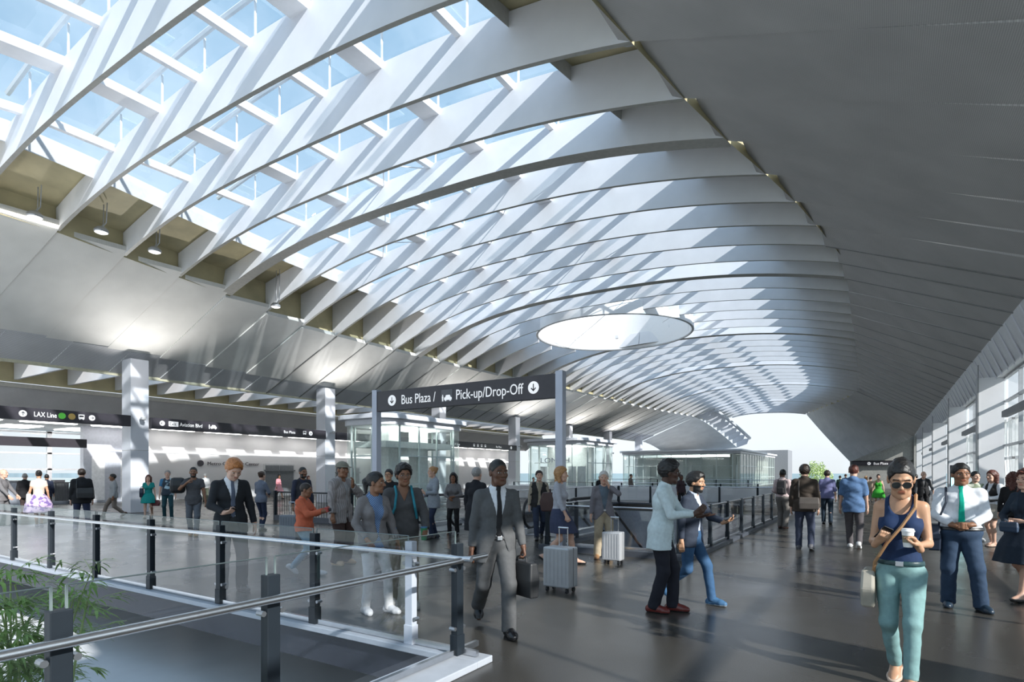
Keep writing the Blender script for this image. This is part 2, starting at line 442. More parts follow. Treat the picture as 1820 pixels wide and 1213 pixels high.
mb.build('end_fascia', GREYP, ceiling, smooth=True)
# light strip along the slot edge and along the eaves
mb = MB()
for k in range(-2, 1):
    a = Y0+DY*k; b = a+DY-.025
    mb.box(XL(b)-.06, XL(b)+.02, a+.05, b-.05, HL(b)-.06, HL(b)+.0)
mb.build('edge_light', emit('edge_light', (1,.97,.9), 3.0), ceiling)
mb = MB(); mb.box(XE-.16, XE-.06, 1.0, 77, ZE_-.02, ZE_+.05); mb.build('eaves_light', emit('eaves_light', (1,.97,.92), 7.0), ceiling)
mb = MB(); mb.box(XE-.06, XE+.02, 1.0, 77, ZE_-.08, ZE_+.10); mb.build('eaves_trim', mat('eaves_trim', (.55,.52,.38), .5), ceiling)

# second, lower roof behind the columns: coffers, fins and the band over the signs
mb = MB(); yy = 2.0
while yy < 60:
    mb.box(-33.9, -28.1, yy-.06, yy+.06, 6.0, 7.1); yy += 2.1
mb.build('coffer_fin', WHITE, ceiling)
mb = MB(); mb.box(-34, -31.2, -2, 60, 7.05, 7.15); mb.box(-34.1, -33.95, -2, 60, 5.9, 7.1)
mb.build('coffer_board', OLIVE, ceiling)
mb = MB(); mb.box(-34.02, -33.86, -2, 60, 5.65, 5.85); mb.build('band_edge', BLADE_E, ceiling)
mb = MB(); mb.add([(-34,-2,5.7),(-34,60,5.7),(-36.2,60,4.3),(-36.2,-2,4.3)], [(0,1,2,3)])
mb.add([(-34,-2,5.75),(-34,60,5.75),(-36.2,60,4.4),(-36.2,-2,4.4)], [(3,2,1,0)])
mb.build('perforated_ceiling_band', LATT, ceiling, fixn=False)
mb = MB(); mb.box(-45, -36.1, -2, 60, 4.35, 4.5); mb.build('low_ceiling', WALLW, ceiling)
mb = MB()
for i in range(18): mb.box(-37.3, -36.9, 2+i*3.2, 4.4+i*3.2, 4.30, 4.345)
mb.build('added_fill_panel', emit('added_fill_glow', (1,.98,.95), 6.0), ceiling)  # glowing panels added to brighten the dim hall behind the columns
mb = MB()
for i in range(5): mb.box(-42.8, -40.2, 3+i*3.0, 4.6+i*3.0, 4.30, 4.345)
mb.build('added_fill_panel', emit('added_fill_glow', (1,.98,.95), 6.0), ceiling)  # more added glow, filling the space beyond the gates
# ribbed cove over the window wall
mb = MB(); mb.add([(XW-.02,-4,ZW+.04),(XW-.02,74,ZW+.04),(3.22,74,4.84),(3.22,-4,4.84)], [(0,1,2,3)])
mb.add([(XW-.02,-4,ZW+.24),(XW-.02,74,ZW+.24),(3.5,74,4.98),(3.5,-4,4.98)], [(3,2,1,0)])
mb.build('window_cove', mat('cove_grey', (.62,.63,.65), .5, noise=.05, nscale=2), ceiling, fixn=False)
mb = MB(); yy = -3.5
while yy < 74:
    mb.add([(XW,yy,ZW-.04),(XW,yy+.12,ZW-.04),(3.2,yy+.12,4.78),(3.2,yy,4.78),(XW,yy,ZW+.03),(XW,yy+.12,ZW+.03),(3.2,yy+.12,4.85),(3.2,yy,4.85)],
           [(0,1,2,3),(7,6,5,4),(0,4,5,1),(1,5,6,2),(2,6,7,3),(3,7,4,0)]); yy += 1.05
mb.build('cove_rib', COLM, ceiling)

# ---------------------------------------------------------------- floor with its two openings
VX0, VX1, VY0, VY1 = -40.0, -3.22, -6.0, 4.15      # foreground void
EX0, EX1, EY0, EY1 = -12.1, -3.3, 11.35, 30.0      # escalator well
EXS = -6.3                                          # the well is only open beyond y=14.2 left of this line
mb = MB(); T = -.33
def slab(x0, x1, y0, y1): mb.box(x0, x1, y0, y1, T, 0)
slab(VX1, 5.0, -6, VY1)
slab(-46, 5.0, VY1, EY0)
slab(-46, EX0, EY0, EY1); slab(EX1, 5.0, EY0, EY1); slab(EX0, EXS, EY0, 14.3)
slab(-46, 5.0, EY1, 110)
tag(mb.build('floor', FLOOR), kind='structure')
FS = mat('slab_edge', (.03,.035,.05), .5, noise=.05)
mb = MB(); mb.box(-40, VX1-.0, VY1-.03, VY1-.002, -.33, -.002); mb.box(VX1-.03, VX1-.002, -6, VY1, -.33, -.002)
o = mb.build('trim_1', FS); tag(o, kind='structure')
# landing beneath the near opening and the wall behind it
mb = MB(); mb.box(-40, VX1+3, -6, 5.95, -1.35, -1.2); o = mb.build('floor_2', mat('landing_grey', (.84,.85,.86), .55, noise=.05, nscale=.7)); tag(o, kind='structure')
mb = MB(); mb.box(-40, VX1+3, 5.95, 6.1, -1.2, -.34); o = mb.build('wall_below', mat('dark_band', (.12,.13,.14), .5, noise=.05)); tag(o, kind='structure')
mb = MB(); mb.box(-3.2, -3.0, -6, 5.95, -1.2, -.34); o = mb.build('wall_landing', WALLG); tag(o, kind='structure')
# lower level under the escalator well
mb = MB(); mb.box(-14, -1, 9, 32, -5.2, -5.0); o = mb.build('floor_3', mat('lower_floor', (.25,.25,.26), .35, noise=.1)); tag(o, kind='structure')
mb = MB(); mb.box(-12.3,-12.12,11,30,-5,-.34); mb.box(-3.28,-3.1,11,30,-5,-.34); mb.box(-12.3,-3.1,30.02,30.2,-5,-.34); mb.box(-6.3,-3.1,11.15,11.33,-5,-.34)
mb.box(-12.3,-6.3,14.1,14.28,-5,-.34)
o = mb.build('wall_well', mat('well_wall', (.38,.39,.42), .5, noise=.05)); tag(o, kind='structure')
# light curbs
mb = MB(); mb.box(-40, -2.92, VY1-.10, VY1+.12, 0, .06); mb.box(-3.36, -2.92, -6, VY1-.10, 0, .06)
o = mb.build('trim_2', CURB, bevel=.008); tag(o, kind='structure')
mb = MB(); mb.box(-6.35,-3.15,11.05,11.33,0,.12); mb.box(-3.3,-3.06,11.33,30.2,0,.08); mb.box(-6.38,-6.2,11.33,14.2,0,.10); mb.box(-12.3,-12.12,14.2,30.2,0,.08); mb.box(-12.3,-3.1,30.0,30.2,0,.08)
o = mb.build('trim_3', mat('well_curb', (.07,.08,.10), .4, noise=.05)); tag(o, kind='structure')

# ---------------------------------------------------------------- window wall to the side of the walkway
mb = MB()
mb.box(3.40, 3.55, -4, 74, 0, .35); mb.box(3.20, 3.55, -4, 74, 4.84, 5.0)
PY = [-4.0, 5.0, 15.0, 24.9, 35.2, 45.8, 56.6, 66.5]
wall_r = mb.build('wall_right', WALLW); tag(wall_r, kind='structure')
for i, y in enumerate(PY):
    mb = MB(); mb.box(2.72, 3.4, y, y+.45, 0, 4.86); mb.box(2.70, 2.72, y-.012, y+.46, 0, 4.9, 1)
    mb.box(2.70, 2.735, y-.03, y, 0, 5.3, 1)
    mb.build('wall_pillar', [mat('pillar_white', (.78,.78,.80), .5, noise=.03, nscale=1.2), mat('pillar_edge', (.30,.31,.32), .4)], wall_r)
for i in range(len(PY)-1):
    a, b = PY[i]+.45, PY[i+1]
    w = MB()
    for z in (.35, 1.05, 2.55, 4.0, 4.78): w.box(3.40, 3.50, a, b, z, z+.07)
    n = 4
    for j in range(1, n): y = a+(b-a)*j/n; w.box(3.40, 3.50, y-.025, y+.025, .35, 4.84)
    o = w.build('window_%d' % (i+1), mat('mullion', (.5,.51,.53), .4, .3)); tag(o, kind='structure')
    g = MB(); g.add([(3.45,a,.35),(3.45,b,.35),(3.45,b,4.84),(3.45,a,4.84)], [(0,1,2,3)]); g.build('window_glass', WING, o, fixn=False)
    if i >= 1:
        lb = MB(); lb.box(2.98, 3.12, a+.0, b-2.6, 3.32, 3.5); lb.box(3.12, 3.4, a+1.0, a+1.1, 3.36, 3.44); lb.box(3.12, 3.4, b-4.5, b-4.4, 3.36, 3.44)
        lb.build('wall_shelf_beam', mat('beam_grey', (.15,.155,.165), .5), wall_r)
# sunlit screens of folded louvres outside the windows
sw = mat('outer_screen', (.86,.86,.84), .6, noise=.04)
for i in range(2, 6):
    mb = MB()
    for j in range(12):
        y = PY[i]+.9+j*.75
        for z0, z1, s in ((.6, 2.3, .45), (2.5, 4.2, -.45)):
            mb.add([(5.2,y,z0),(5.2,y+.16,z0),(5.2,y+.16+s,z1),(5.2,y+s,z1),(5.3,y,z0),(5.3,y+.16,z0),(5.3,y+.16+s,z1),(5.3,y+s,z1)],
                   [(0,1,2,3),(7,6,5,4),(0,4,5,1),(1,5,6,2),(2,6,7,3),(3,7,4,0)])
    mb.box(5.15,5.3,PY[i]+.5,PY[i+1]-.2,.5,.62); mb.box(5.15,5.3,PY[i]+.5,PY[i+1]-.2,2.34,2.46); mb.box(5.15,5.3,PY[i]+.5,PY[i+1]-.2,4.2,4.32); mb.box(5.15,5.3,PY[i]+.5,PY[i]+.6,-5.6,4.3); mb.box(5.15,5.3,PY[i+1]-.3,PY[i+1]-.2,-5.6,4.3)
    o = mb.build('louvre_screen', sw); tag(o, ['','','zigzag white louvre screen outside the window behind the black vest woman','zigzag white louvre screen outside the second glazed bay','zigzag white louvre screen outside the third glazed bay','zigzag white louvre screen outside the bay by the end wall'][i], 'screen')
# end wall of the walkway
mb = MB(); mb.box(-3.0, 3.7, 74.3, 74.8, 0, 3.0); mb.add([(-3,74.3,2.9),(2.83,74.3,2.9),(2.83,74.3,5.7)], [(0,1,2)]); mb.box(2.8,3.7,74.0,74.4,0,5.7)
o = mb.build('wall_end', mat('end_wall', (.33,.33,.31), .7, noise=.08)); tag(o, kind='structure')

# ---------------------------------------------------------------- columns on the inner side
CY = [2.1, 12.0, 22.1, 32.2, 42.4, 52.6, 62.8, 73.0]
clab = {1:'tall square pale column with the airport line sign running up to it',2:'square pale column between the exit sign and the glass lift pavilion',
        3:'square pale column hidden behind the glass lift pavilion',4:'square pale column just behind the pavilion with the lunch wall',5:'square pale column beside the second glass pavilion',6:'square pale column in front of the long glass hall',7:'square pale column at the curling roof end',0:'square pale column out at the edge of the concourse'}
for i, y in enumerate(CY):
    mb = MB(); xc = -26.98; ztop_ = 6.5
    mb.box(xc-.38, xc+.38, y, y+.72, 0, ztop_)
    mb.box(xc-.385, xc+.385, y-.005, y+.725, 2.62, 2.66, 1)
    o = mb.build('column', [COLM, GREYP], bevel=.01); tag(o, clab[i], 'column', kind='structure')

for i, y in enumerate(CY[:7]):
    ld = bpy.data.lights.new('column_uplight', 'SPOT'); lo = bpy.data.objects.new('column_uplight', ld); COL.objects.link(lo)
    ld.energy = 480; ld.spot_size = R(112); ld.spot_blend = 1.0; ld.color = (1,.98,.95); ld.shadow_soft_size = .12
    lo.location = (-26.2, y+.36, 4.1); lo.rotation_euler = Vector((.62, -.12, 1)).to_track_quat('-Z', 'Y').to_euler()
    mb = MB(); mb.lathe([(.02,-.14),(.09,-.1),(.11,0),(.10,.02),(.085,-.04),(0,-.05)], (-26.3, y+.36, 4.02), 12); mb.box(-26.6,-26.36,y+.33,y+.39,3.93,3.99)
    mb.build('uplight_housing', GREYP, [o_ for o_ in bpy.data.objects if o_.name.startswith('column') and o_.type == 'MESH' and abs(o_.bound_box[0][1]-y) < .02][0])
# ---------------------------------------------------------------- far inner walls
mb = MB()
mb.box(-38.4, -38.0, 17.4, 60, 0, 3.0); mb.box(-38.4, -38.0, 17.4, 60, 3.0, 4.4)
o = mb.build('wall_left', mat('wall_pale_grey', (.50,.50,.51), .6, noise=.05, nscale=.5)); tag(o, kind='structure')
# openings and dark doors drawn as recessed frames standing proud of the wall
for n_, (y0, y1, z1) in enumerate([(26.0, 28.6, 2.35), (32.5, 35.2, 2.2)]):
    mb = MB(); mb.box(-38.0, -37.9, y0, y1, 0, z1, 0); mb.box(-37.9, -37.86, y0+.12, (y0+y1)/2-.04, .05, z1-.12, 1); mb.box(-37.9, -37.86, (y0+y1)/2+.04, y1-.12, .05, z1-.12, 1)
    mb.box(-37.9, -37.8, y0, y1, z1-.55, z1-.45, 1)
    o = mb.build('door_%d' % (n_+1), [mat('door_frame_grey', (.4,.41,.42), .5), mat('door_dark', (.13,.14,.15), .3)]); tag(o, kind='structure')
mb = MB(); mb.box(-37.98,-37.9,16,60,2.95,3.0); mb.build('wall_light_line', emit('wall_line', (1,1,1), 2.0), o.parent or bpy.data.objects['wall_left'])
# hazy bright far side beyond the gate: glazed front with frames
mb = MB()
for y in (1.7, 4.4, 7.1, 9.9, 12.6, 15.2, 17.1): mb.box(-44.2, -44.0, y-.12, y+.12, 0, 4.3)
for z in (.05, 1.9, 2.9, 4.2): mb.box(-44.2, -44.0, -2, 17.2, z-.05, z+.05)
o = mb.build('window_9', WALLW); tag(o, kind='structure')
mb = MB(); mb.add([(-44.1,-2,0),(-44.1,17.2,0),(-44.1,17.2,4.3),(-44.1,-2,4.3)], [(0,1,2,3)]); mb.build('window_glass', WING, o, fixn=False)
mb = MB(); mb.box(-44.2,-38.4,17.25,17.5,0,4.4); mb.box(-38.4,-38.0,14.7,17.4,0,4.4)
o = mb.build('wall_back', mat('blue_grey_wall', (.45,.47,.53), .5, noise=.04)); tag(o, kind='structure')
mb = MB()
for (a, b) in ((15.1,15.75),(16.6,17.0)): mb.box(-38.0,-37.96,a,b,.1,2.6)
mb.build('wall_panel', mat('pale_panel', (.75,.76,.78), .4), o)

# ---------------------------------------------------------------- ground, sea and sky
mb = MB(); mb.box(-900, 900, -300, -20, -5.7, -5.6); mb.box(-900,-46.2,-20,900,-5.7,-5.6); mb.box(-46.2,900,110.2,900,-5.7,-5.6); mb.box(5.2,900,-20,110.2,-5.7,-5.6)
o = mb.build('ground', mat('pale_ground', (.50,.54,.50), .9, noise=.1, nscale=.02)); tag(o, kind='structure')
mb = MB(); mb.box(-1800, 1800, 380, 420, -6, 1.2); o = mb.build('hill', mat('blue_ridge', (.35,.45,.50), .95, noise=.12, nscale=.02)); tag(o, kind='structure')

w = bpy.data.worlds.new('sky'); SC.world = w; w.use_nodes = True; nt = w.node_tree; bg = nt.nodes['Background']
tc = nt.nodes.new('ShaderNodeTexCoord'); sx = nt.nodes.new('ShaderNodeSeparateXYZ'); nt.links.new(tc.outputs['Generated'], sx.inputs[0])
rp = nt.nodes.new('ShaderNodeValToRGB'); cr = rp.color_ramp
cr.elements[0].position = 0; cr.elements[0].color = (.31,.333,.347,1)
cr.elements[1].position = 1; cr.elements[1].color = (.125,.21,.32,1)
for p, c in ((.04,(.335,.36,.38,1)), (.14,(.35,.395,.435,1)), (.30,(.24,.315,.39,1)), (.6,(.15,.235,.32,1))):
    e = cr.elements.new(p); e.color = c
nt.links.new(sx.outputs['Z'], rp.inputs['Fac'])
cn = nt.nodes.new('ShaderNodeTexNoise'); cn.inputs['Scale'].default_value = 3.2; cn.inputs['Detail'].default_value = 6; cn.inputs['Roughness'].default_value = .6
nt.links.new(tc.outputs['Generated'], cn.inputs['Vector'])
cm = nt.nodes.new('ShaderNodeMapRange'); cm.inputs['From Min'].default_value = .45; cm.inputs['From Max'].default_value = .75; cm.inputs['To Max'].default_value = .6
nt.links.new(cn.outputs['Fac'], cm.inputs['Value'])
mx = nt.nodes.new('ShaderNodeMixRGB'); nt.links.new(cm.outputs[0], mx.inputs[0]); nt.links.new(rp.outputs[0], mx.inputs[1]); mx.inputs[2].default_value = (.40,.46,.52,1)
nt.links.new(mx.outputs[0], bg.inputs['Color']); bg.inputs['Strength'].default_value = 1.55

sd = bpy.data.lights.new('sun', 'SUN'); sun = bpy.data.objects.new('sun', sd); COL.objects.link(sun)
sd.energy = 4.0; sd.angle = R(.8); sd.color = (1, .97, .93)
sun.rotation_euler = Vector((-1.6, .50, -.87)).to_track_quat('-Z', 'Y').to_euler()
SC.view_settings.view_transform = 'Standard'; SC.view_settings.look = 'None'; SC.view_settings.gamma = 1.0; SC.view_settings.use_curve_mapping = False
SC.view_settings.exposure = 0.80
SC.cycles.max_bounces = 7; SC.cycles.diffuse_bounces = 4; SC.cycles.glossy_bounces = 4; SC.cycles.transparent_max_bounces = 24
SC.cycles.caustics_reflective = False; SC.cycles.caustics_refractive = False
# ================================================================ FIXTURES
CLAMP = mat('clamp_steel', (.35,.36,.38), .3, .9)
def glass_rail(name, pts, posts, label, group=None, rail_h=.92, ph=1.03, rail_side=(0,0), pane_top=1.08, post_mat=None, zoff=0.06, rail_r=.022, pane=True, every_clamp=True, lower=True, post_w=.035, post_d=.045):
    """pts: run of the rail (x,y); posts: list of (x,y)"""
    root = empty(name, (pts[0][0], pts[0][1], 0)); tag(root, label, 'railing', group)
    ox, oy = pts[0]
    L = lambda p, z: (p[0]-ox, p[1]-oy, z)
    rx, ry = rail_side
    mb = MB(); mb.tube([(p[0]-ox+rx, p[1]-oy+ry, rail_h) for p in pts], rail_r, 12); mb.build('handrail', STEEL, root, smooth=True)
    if lower:
        mb = MB()
        for a, b in zip(pts, pts[1:]):
            an = math.atan2(b[1]-a[1], b[0]-a[0]); l = math.hypot(b[0]-a[0], b[1]-a[1])
            mb.obox(((a[0]+b[0])/2-ox, (a[1]+b[1])/2-oy, zoff+.03), an, l/2, .02, .025)
        mb.build('base_channel', STEEL, root)
    for i, p in enumerate(posts):
        j = min(range(len(pts)-1), key=lambda q: abs((pts[q][0]+pts[q+1][0])/2-p[0])+abs((pts[q][1]+pts[q+1][1])/2-p[1]))
        an = math.atan2(pts[j+1][1]-pts[j][1], pts[j+1][0]-pts[j][0])
        mb = MB(); mb.obox(L(p, (ph+zoff)/2), an, post_d, post_w, (ph-zoff)/2)
        mb.obox(L(p, zoff+.09), an, post_d+.008, post_w+.008, .09)
        po = mb.build('post', (post_mat or DARKM), root, bevel=.004)
        nx, ny = -math.sin(an), math.cos(an); tx, ty = math.cos(an), math.sin(an)
        for z in (.30, .82) if rail_h < .95 else ():
            for sgn in (-1, 1):
                q = (p[0]+tx*sgn*(post_d+.02)-ox, p[1]+ty*sgn*(post_d+.02)-oy)
                c = MB(); c.tube([(q[0]-nx*.03, q[1]-ny*.03, z), (q[0]+nx*.03, q[1]+ny*.03, z)], .018, 8); c.build('clamp', CLAMP, po)
    if pane:
        ends = posts
        for a, b in zip(posts, posts[1:]):
            l = math.hypot(b[0]-a[0], b[1]-a[1])
            if l < .3: continue
            ux, uy = (b[0]-a[0])/l, (b[1]-a[1])/l; g = MB()
            A = (a[0]+ux*.03-ox, a[1]+uy*.03-oy); B = (b[0]-ux*.03-ox, b[1]-uy*.03-oy)
            g.add([(A[0],A[1],zoff+.05),(B[0],B[1],zoff+.05),(B[0],B[1],pane_top),(A[0],A[1],pane_top)], [(0,1,2,3)])
            g.build('glass_pane', RAILG, root, fixn=False)
            e = MB()
            for q in (A, B): e.box(q[0]-.005, q[0]+.005, q[1]-.005, q[1]+.005, zoff+.05, pane_top)
            e.tube([(A[0],A[1],pane_top),(B[0],B[1],pane_top)], .004, 4)
            e.build('glass_edge', mat('glass_edge', (.16,.20,.20), .3, noise=.02), root)
    return root

# foreground corner: side along the walkway (x = -3.2) and side facing the hall (y = 4.15)
yy = [4.12, 2.24, 1.14, .05]
glass_rail('glass_railing', [(-3.2, 4.42), (-3.2, -.6)], [(-3.2, y) for y in yy], 'steel and glass railing along the walkway with dark posts beside the bamboo',
           rail_h=.915, ph=1.05, rail_side=(.10, 0), pane_top=1.16, rail_r=.026)
xs = [-3.78, -5.16, -6.93, -8.62, -10.28, -11.95, -13.6, -15.3, -17.0, -18.7]
glass_rail('glass_railing', [(-3.0, 4.15), (-19, 4.15)], [(x, 4.15) for x in xs], 'steel and glass railing between the redhead man and the near opening',
           rail_h=.93, ph=1.03, rail_side=(0, -.09), pane_top=1.08, rail_r=.024)
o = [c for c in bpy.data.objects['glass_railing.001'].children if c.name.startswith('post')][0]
o.data.materials[0] = mat('sunny_post', (.62,.64,.70), .35, noise=.02); o['label'] = 'pale steel post'  # first post recoloured pale, the sunlight on it is in the paint
# railing along the walkway beside the escalator well
ys = [11.4+1.68*i for i in range(12)]
glass_rail('glass_railing', [(-3.18, 11.25), (-3.18, 30.1)], [(-3.18, y) for y in ys], 'long glass railing with dark posts between the walkway and the escalator well', rail_h=.97, ph=1.0, rail_side=(.0, 0), pane_top=.95, zoff=.08, rail_r=.02)
glass_rail('glass_railing', [(-6.2, 11.2), (-3.25, 11.2)], [(-6.2, 11.2), (-3.3, 11.2)], 'short glass railing with a dark curb behind the old man with the suitcase', rail_h=.97, ph=.98, pane_top=.92, zoff=.12, rail_r=.02)
glass_rail('glass_railing', [(-6.29, 11.25), (-6.29, 14.2)], [(-6.29, 12.8), (-6.29, 14.15)], 'glass railing side piece between the short well railing and the escalator', rail_h=.97, ph=.98, pane_top=.92, zoff=.10, rail_r=.02)
glass_rail('glass_railing', [(-12.2, 30.1), (-3.3, 30.1)], [(-12.2+1.78*i, 30.1) for i in range(6)], 'glass railing across the far side of the escalator well', rail_h=.97, ph=.98, pane_top=.92, zoff=.08, rail_r=.02)
glass_rail('glass_railing', [(-12.2, 14.3), (-12.2, 30.0)], [(-12.2, 14.4+2.6*i) for i in range(7)], 'glass railing on the hall side of the escalator well', rail_h=.97, ph=.98, pane_top=.92, zoff=.08, rail_r=.02)
# far rail: across, beyond the well, and in front of the pavilions
glass_rail('glass_railing', [(-24, 38), (-6.2, 38)], [(-24+2.2*i, 38) for i in range(9)], 'distant glass railing in front of the lunch pavilion', rail_h=1.0, ph=1.0, pane_top=.95, zoff=0.0, rail_r=.02)
glass_rail('glass_railing', [(-26, 60), (-8, 60), (-4.6, 72)], [(-26+3*i, 60) for i in range(7)]+[(-4.6,72)], 'distant glass railing in front of the long glass hall', rail_h=1.0, ph=1.0, pane_top=.95, zoff=0.0, rail_r=.025)
# bar railing with dark curb behind the redhead man
def bar_rail(pts, label, h=1.0):
    root = empty('bar_railing', (pts[0][0], pts[0][1], 0)); tag(root, label, 'railing'); ox, oy = pts[0]
    mb = MB(); mb.tube([(p[0]-ox, p[1]-oy, h) for p in pts], .025, 8); mb.build('handrail', DARKM, root, smooth=True)
    mb = MB(); po = []
    for a, b in zip(pts, pts[1:]):
        l = math.hypot(b[0]-a[0], b[1]-a[1]); n = max(1, int(l/.13)); an = math.atan2(b[1]-a[1], b[0]-a[0])
        for i in range(1, n):
            x, y = a[0]+(b[0]-a[0])*i/n-ox, a[1]+(b[1]-a[1])*i/n-oy; mb.obox((x, y, h/2), an, .006, .006, h/2-.04)
        po.append((an, l, a, b))
    mb.build('bar_grille', DARKM, root)
    mb = MB()
    for an, l, a, b in po:
        mb.obox(((a[0]+b[0])/2-ox, (a[1]+b[1])/2-oy, .09), an, l/2, .05, .09)
    mb.build('curb', mat('well_curb', (.07,.08,.10), .4), root)
    for p in pts:
        mb = MB(); mb.box(p[0]-ox-.045, p[0]-ox+.045, p[1]-oy-.045, p[1]-oy+.045, 0, h+.05); mb.build('post', DARKM, root, bevel=.004)
bar_rail([(-18.3, 13.0), (-14.4, 13.0), (-10.9, 12.2)], 'dark bar railing on a dark curb behind the orange sweater boy')
bar_rail([(-37.0, 12.4), (-37.0, 14.5)], 'black bar fence beside the fare gates at the end of the hall', 1.15)

# ---------------------------------------------------------------- signs
def arrow_disc(parent, x, z, r, y, sgn, direction, k=1.0):
    """white disc with dark arrow on a face at y, facing sgn along y; x is the along-sign coordinate"""
    e = .004*sgn
    mb = MB(); n = 28
    mb.add([(x+r*math.cos(2*PI*i/n), y+e, z+r*math.sin(2*PI*i/n)) for i in range(n)]+[(x+r*math.cos(2*PI*i/n), y, z+r*math.sin(2*PI*i/n)) for i in range(n)],
           [tuple(range(n))]+[(i, (i+1) % n, n+(i+1) % n, n+i) for i in range(n)])
    d = mb.build('arrow_disc', SIGNW, parent)
    a = {'down':-90,'up':90,'left':180,'right':0}[direction]; ca, sa = math.cos(R(a)), math.sin(R(a))
    def P(p): return (x+(p[0]*ca-p[1]*sa)*r, y+e*2, z+(p[0]*sa+p[1]*ca)*r)
    mb = MB()
    for poly in ([(-.6,-.09),(.45,-.09),(.45,.09),(-.6,.09)], [(.62,0),(.12,.5),(-.02,.36),(.36,0)], [(.62,0),(.36,0),(-.02,-.36),(.12,-.5)]):
        v = [P(p) for p in poly]; mb.add(v, [tuple(range(len(v)))])
    mb.build('arrow', SIGNB, d, fixn=False)
def bus_icon(parent, x, z, s, y, sgn, m=None, cut=None):
    m = m or SIGNW; e = .004*sgn; mb = MB()
    def q(x0,x1,z0,z1,yy): mb.add([(x+x0*s,yy,z+z0*s),(x+x1*s,yy,z+z0*s),(x+x1*s,yy,z+z1*s),(x+x0*s,yy,z+z1*s)], [(0,1,2,3)], 0)
    q(-.5,.5,-.35,.5,y+e); q(-.38,-.2,-.5,-.35,y+e); q(.2,.38,-.5,-.35,y+e)
    o = mb.build('bus_symbol', m, parent, fixn=False)
    mb = MB(); mb.add([(x-.38*s,y+2*e,z),(x+.38*s,y+2*e,z),(x+.38*s,y+2*e,z+.34*s),(x-.38*s,y+2*e,z+.34*s)], [(0,1,2,3)]); mb.build('bus_window', SIGNB, o, fixn=False)
def car_icon(parent, x, z, s, y, sgn, person=True):
    e = .004*sgn; mb = MB()
    def pl(pts): mb.add([(x+a*s, y+e, z+b*s) for a, b in pts], [tuple(range(len(pts)))])
    pl([(-.2,-.3),(.95,-.3),(.95,0),(.8,.02),(.66,.3),(.1,.3),(-.05,.02),(-.2,0)])
    pl([(-.05,-.42),(.12,-.42),(.12,-.3),(-.05,-.3)]); pl([(.63,-.42),(.8,-.42),(.8,-.3),(.63,-.3)])
    if person:
        pl([(-.5,-.42),(-.34,-.42),(-.3,.18),(-.54,.18)]); pl([(-.48,.22),(-.36,.22),(-.34,.36),(-.5,.36)])
    mb.build('car_symbol', SIGNW, parent, fixn=False)

# main portal sign
PSX0, PSX1, PSY = -11.12, -5.72, 10.9
root = empty('portal_sign', (PSX0, PSY, 0)); tag(root, 'freestanding dark sign on two steel posts reading Bus Plaza and Pick-up/Drop-Off', 'sign')
LW = PSX1-PSX0; ZB, ZT = 3.265, 3.78
mb = MB(); mb.box(.07, LW-.07, -.07, .07, ZB, ZT); panel = mb.build('sign_panel', SIGNB, root, bevel=.006)
pm = mat('post_blue_steel', (.42,.45,.53), .35, .4, noise=.04, nscale=2)
for x in (0, LW):
    mb = MB(); mb.box(x-.085, x+.085, -.085, .085, 0, 3.83); mb.box(x-.14, x+.14, -.14, .14, 0, .02); mb.build('post', pm, root, bevel=.006)
fy = -.074
text_mesh('lettering', 'Bus Plaza / ', .335, SIGNW, panel, (.93, fy, 3.405), (PI/2,0,0), sx=.78)
text_mesh('lettering', 'Pick-up/Drop-Off', .335, SIGNW, panel, (2.66, fy, 3.405), (PI/2,0,0), sx=.78)
mb = MB(); mb.box(2.23, 2.57, fy-.004, fy, 3.37, 3.66); ic = mb.build('symbol_plate', mat('plate_grey', (.12,.12,.13), .5), panel)
car_icon(panel, 2.36, 3.47, .2, fy-.005, -1)
arrow_disc(panel, .62, 3.52, .135, fy, -1, 'down'); arrow_disc(panel, LW-.62, 3.52, .135, fy, -1, 'down')

# beam signs between the columns: built along local x, turned to run down the hall, face towards +X
def beam_sign(y0, y1, X, z0, z1, label, fill, name='beam_sign', cat='sign'):
    root = empty(name, (X, y0, 0), PI/2); tag(root, label, cat)     # local x -> +Y, local y -> -X
    L = y1-y0
    mb = MB(); mb.box(0, L, -.09, .09, z0, z1); p = mb.build('sign_panel', SIGNB, root, bevel=.006)
    if fill: fill(p, L)
    return root
XB = -26.55
def f1(p, L):
    y = -.094; e = L-0.0
    arrow_disc(p, L-3.62, 3.85, .12, y, -1, 'up')
    text_mesh('lettering', 'LAX Line', .26, SIGNW, p, (L-3.3, y, 3.77), (PI/2,0,0), sx=.72)
    for dx, c in ((2.42, (.08,.38,.05)), (2.1, (.26,.19,.06))):
        mb = MB(); mb.tube([(L-dx, y-.006, 3.86), (L-dx, y, 3.86)], .12, 20); mb.build('line_disc', mat('disc%d' % int(dx*100), c, .5, emis=c, estr=.3), p)
    bus_icon(p, L-1.78, 3.86, .2, y, -1); arrow_disc(p, L-1.42, 3.86, .11, y, -1, 'right')
beam_sign(2.9, 11.95, XB, 3.62, 4.08, 'dark airport line sign beam with green and brown dots', f1)
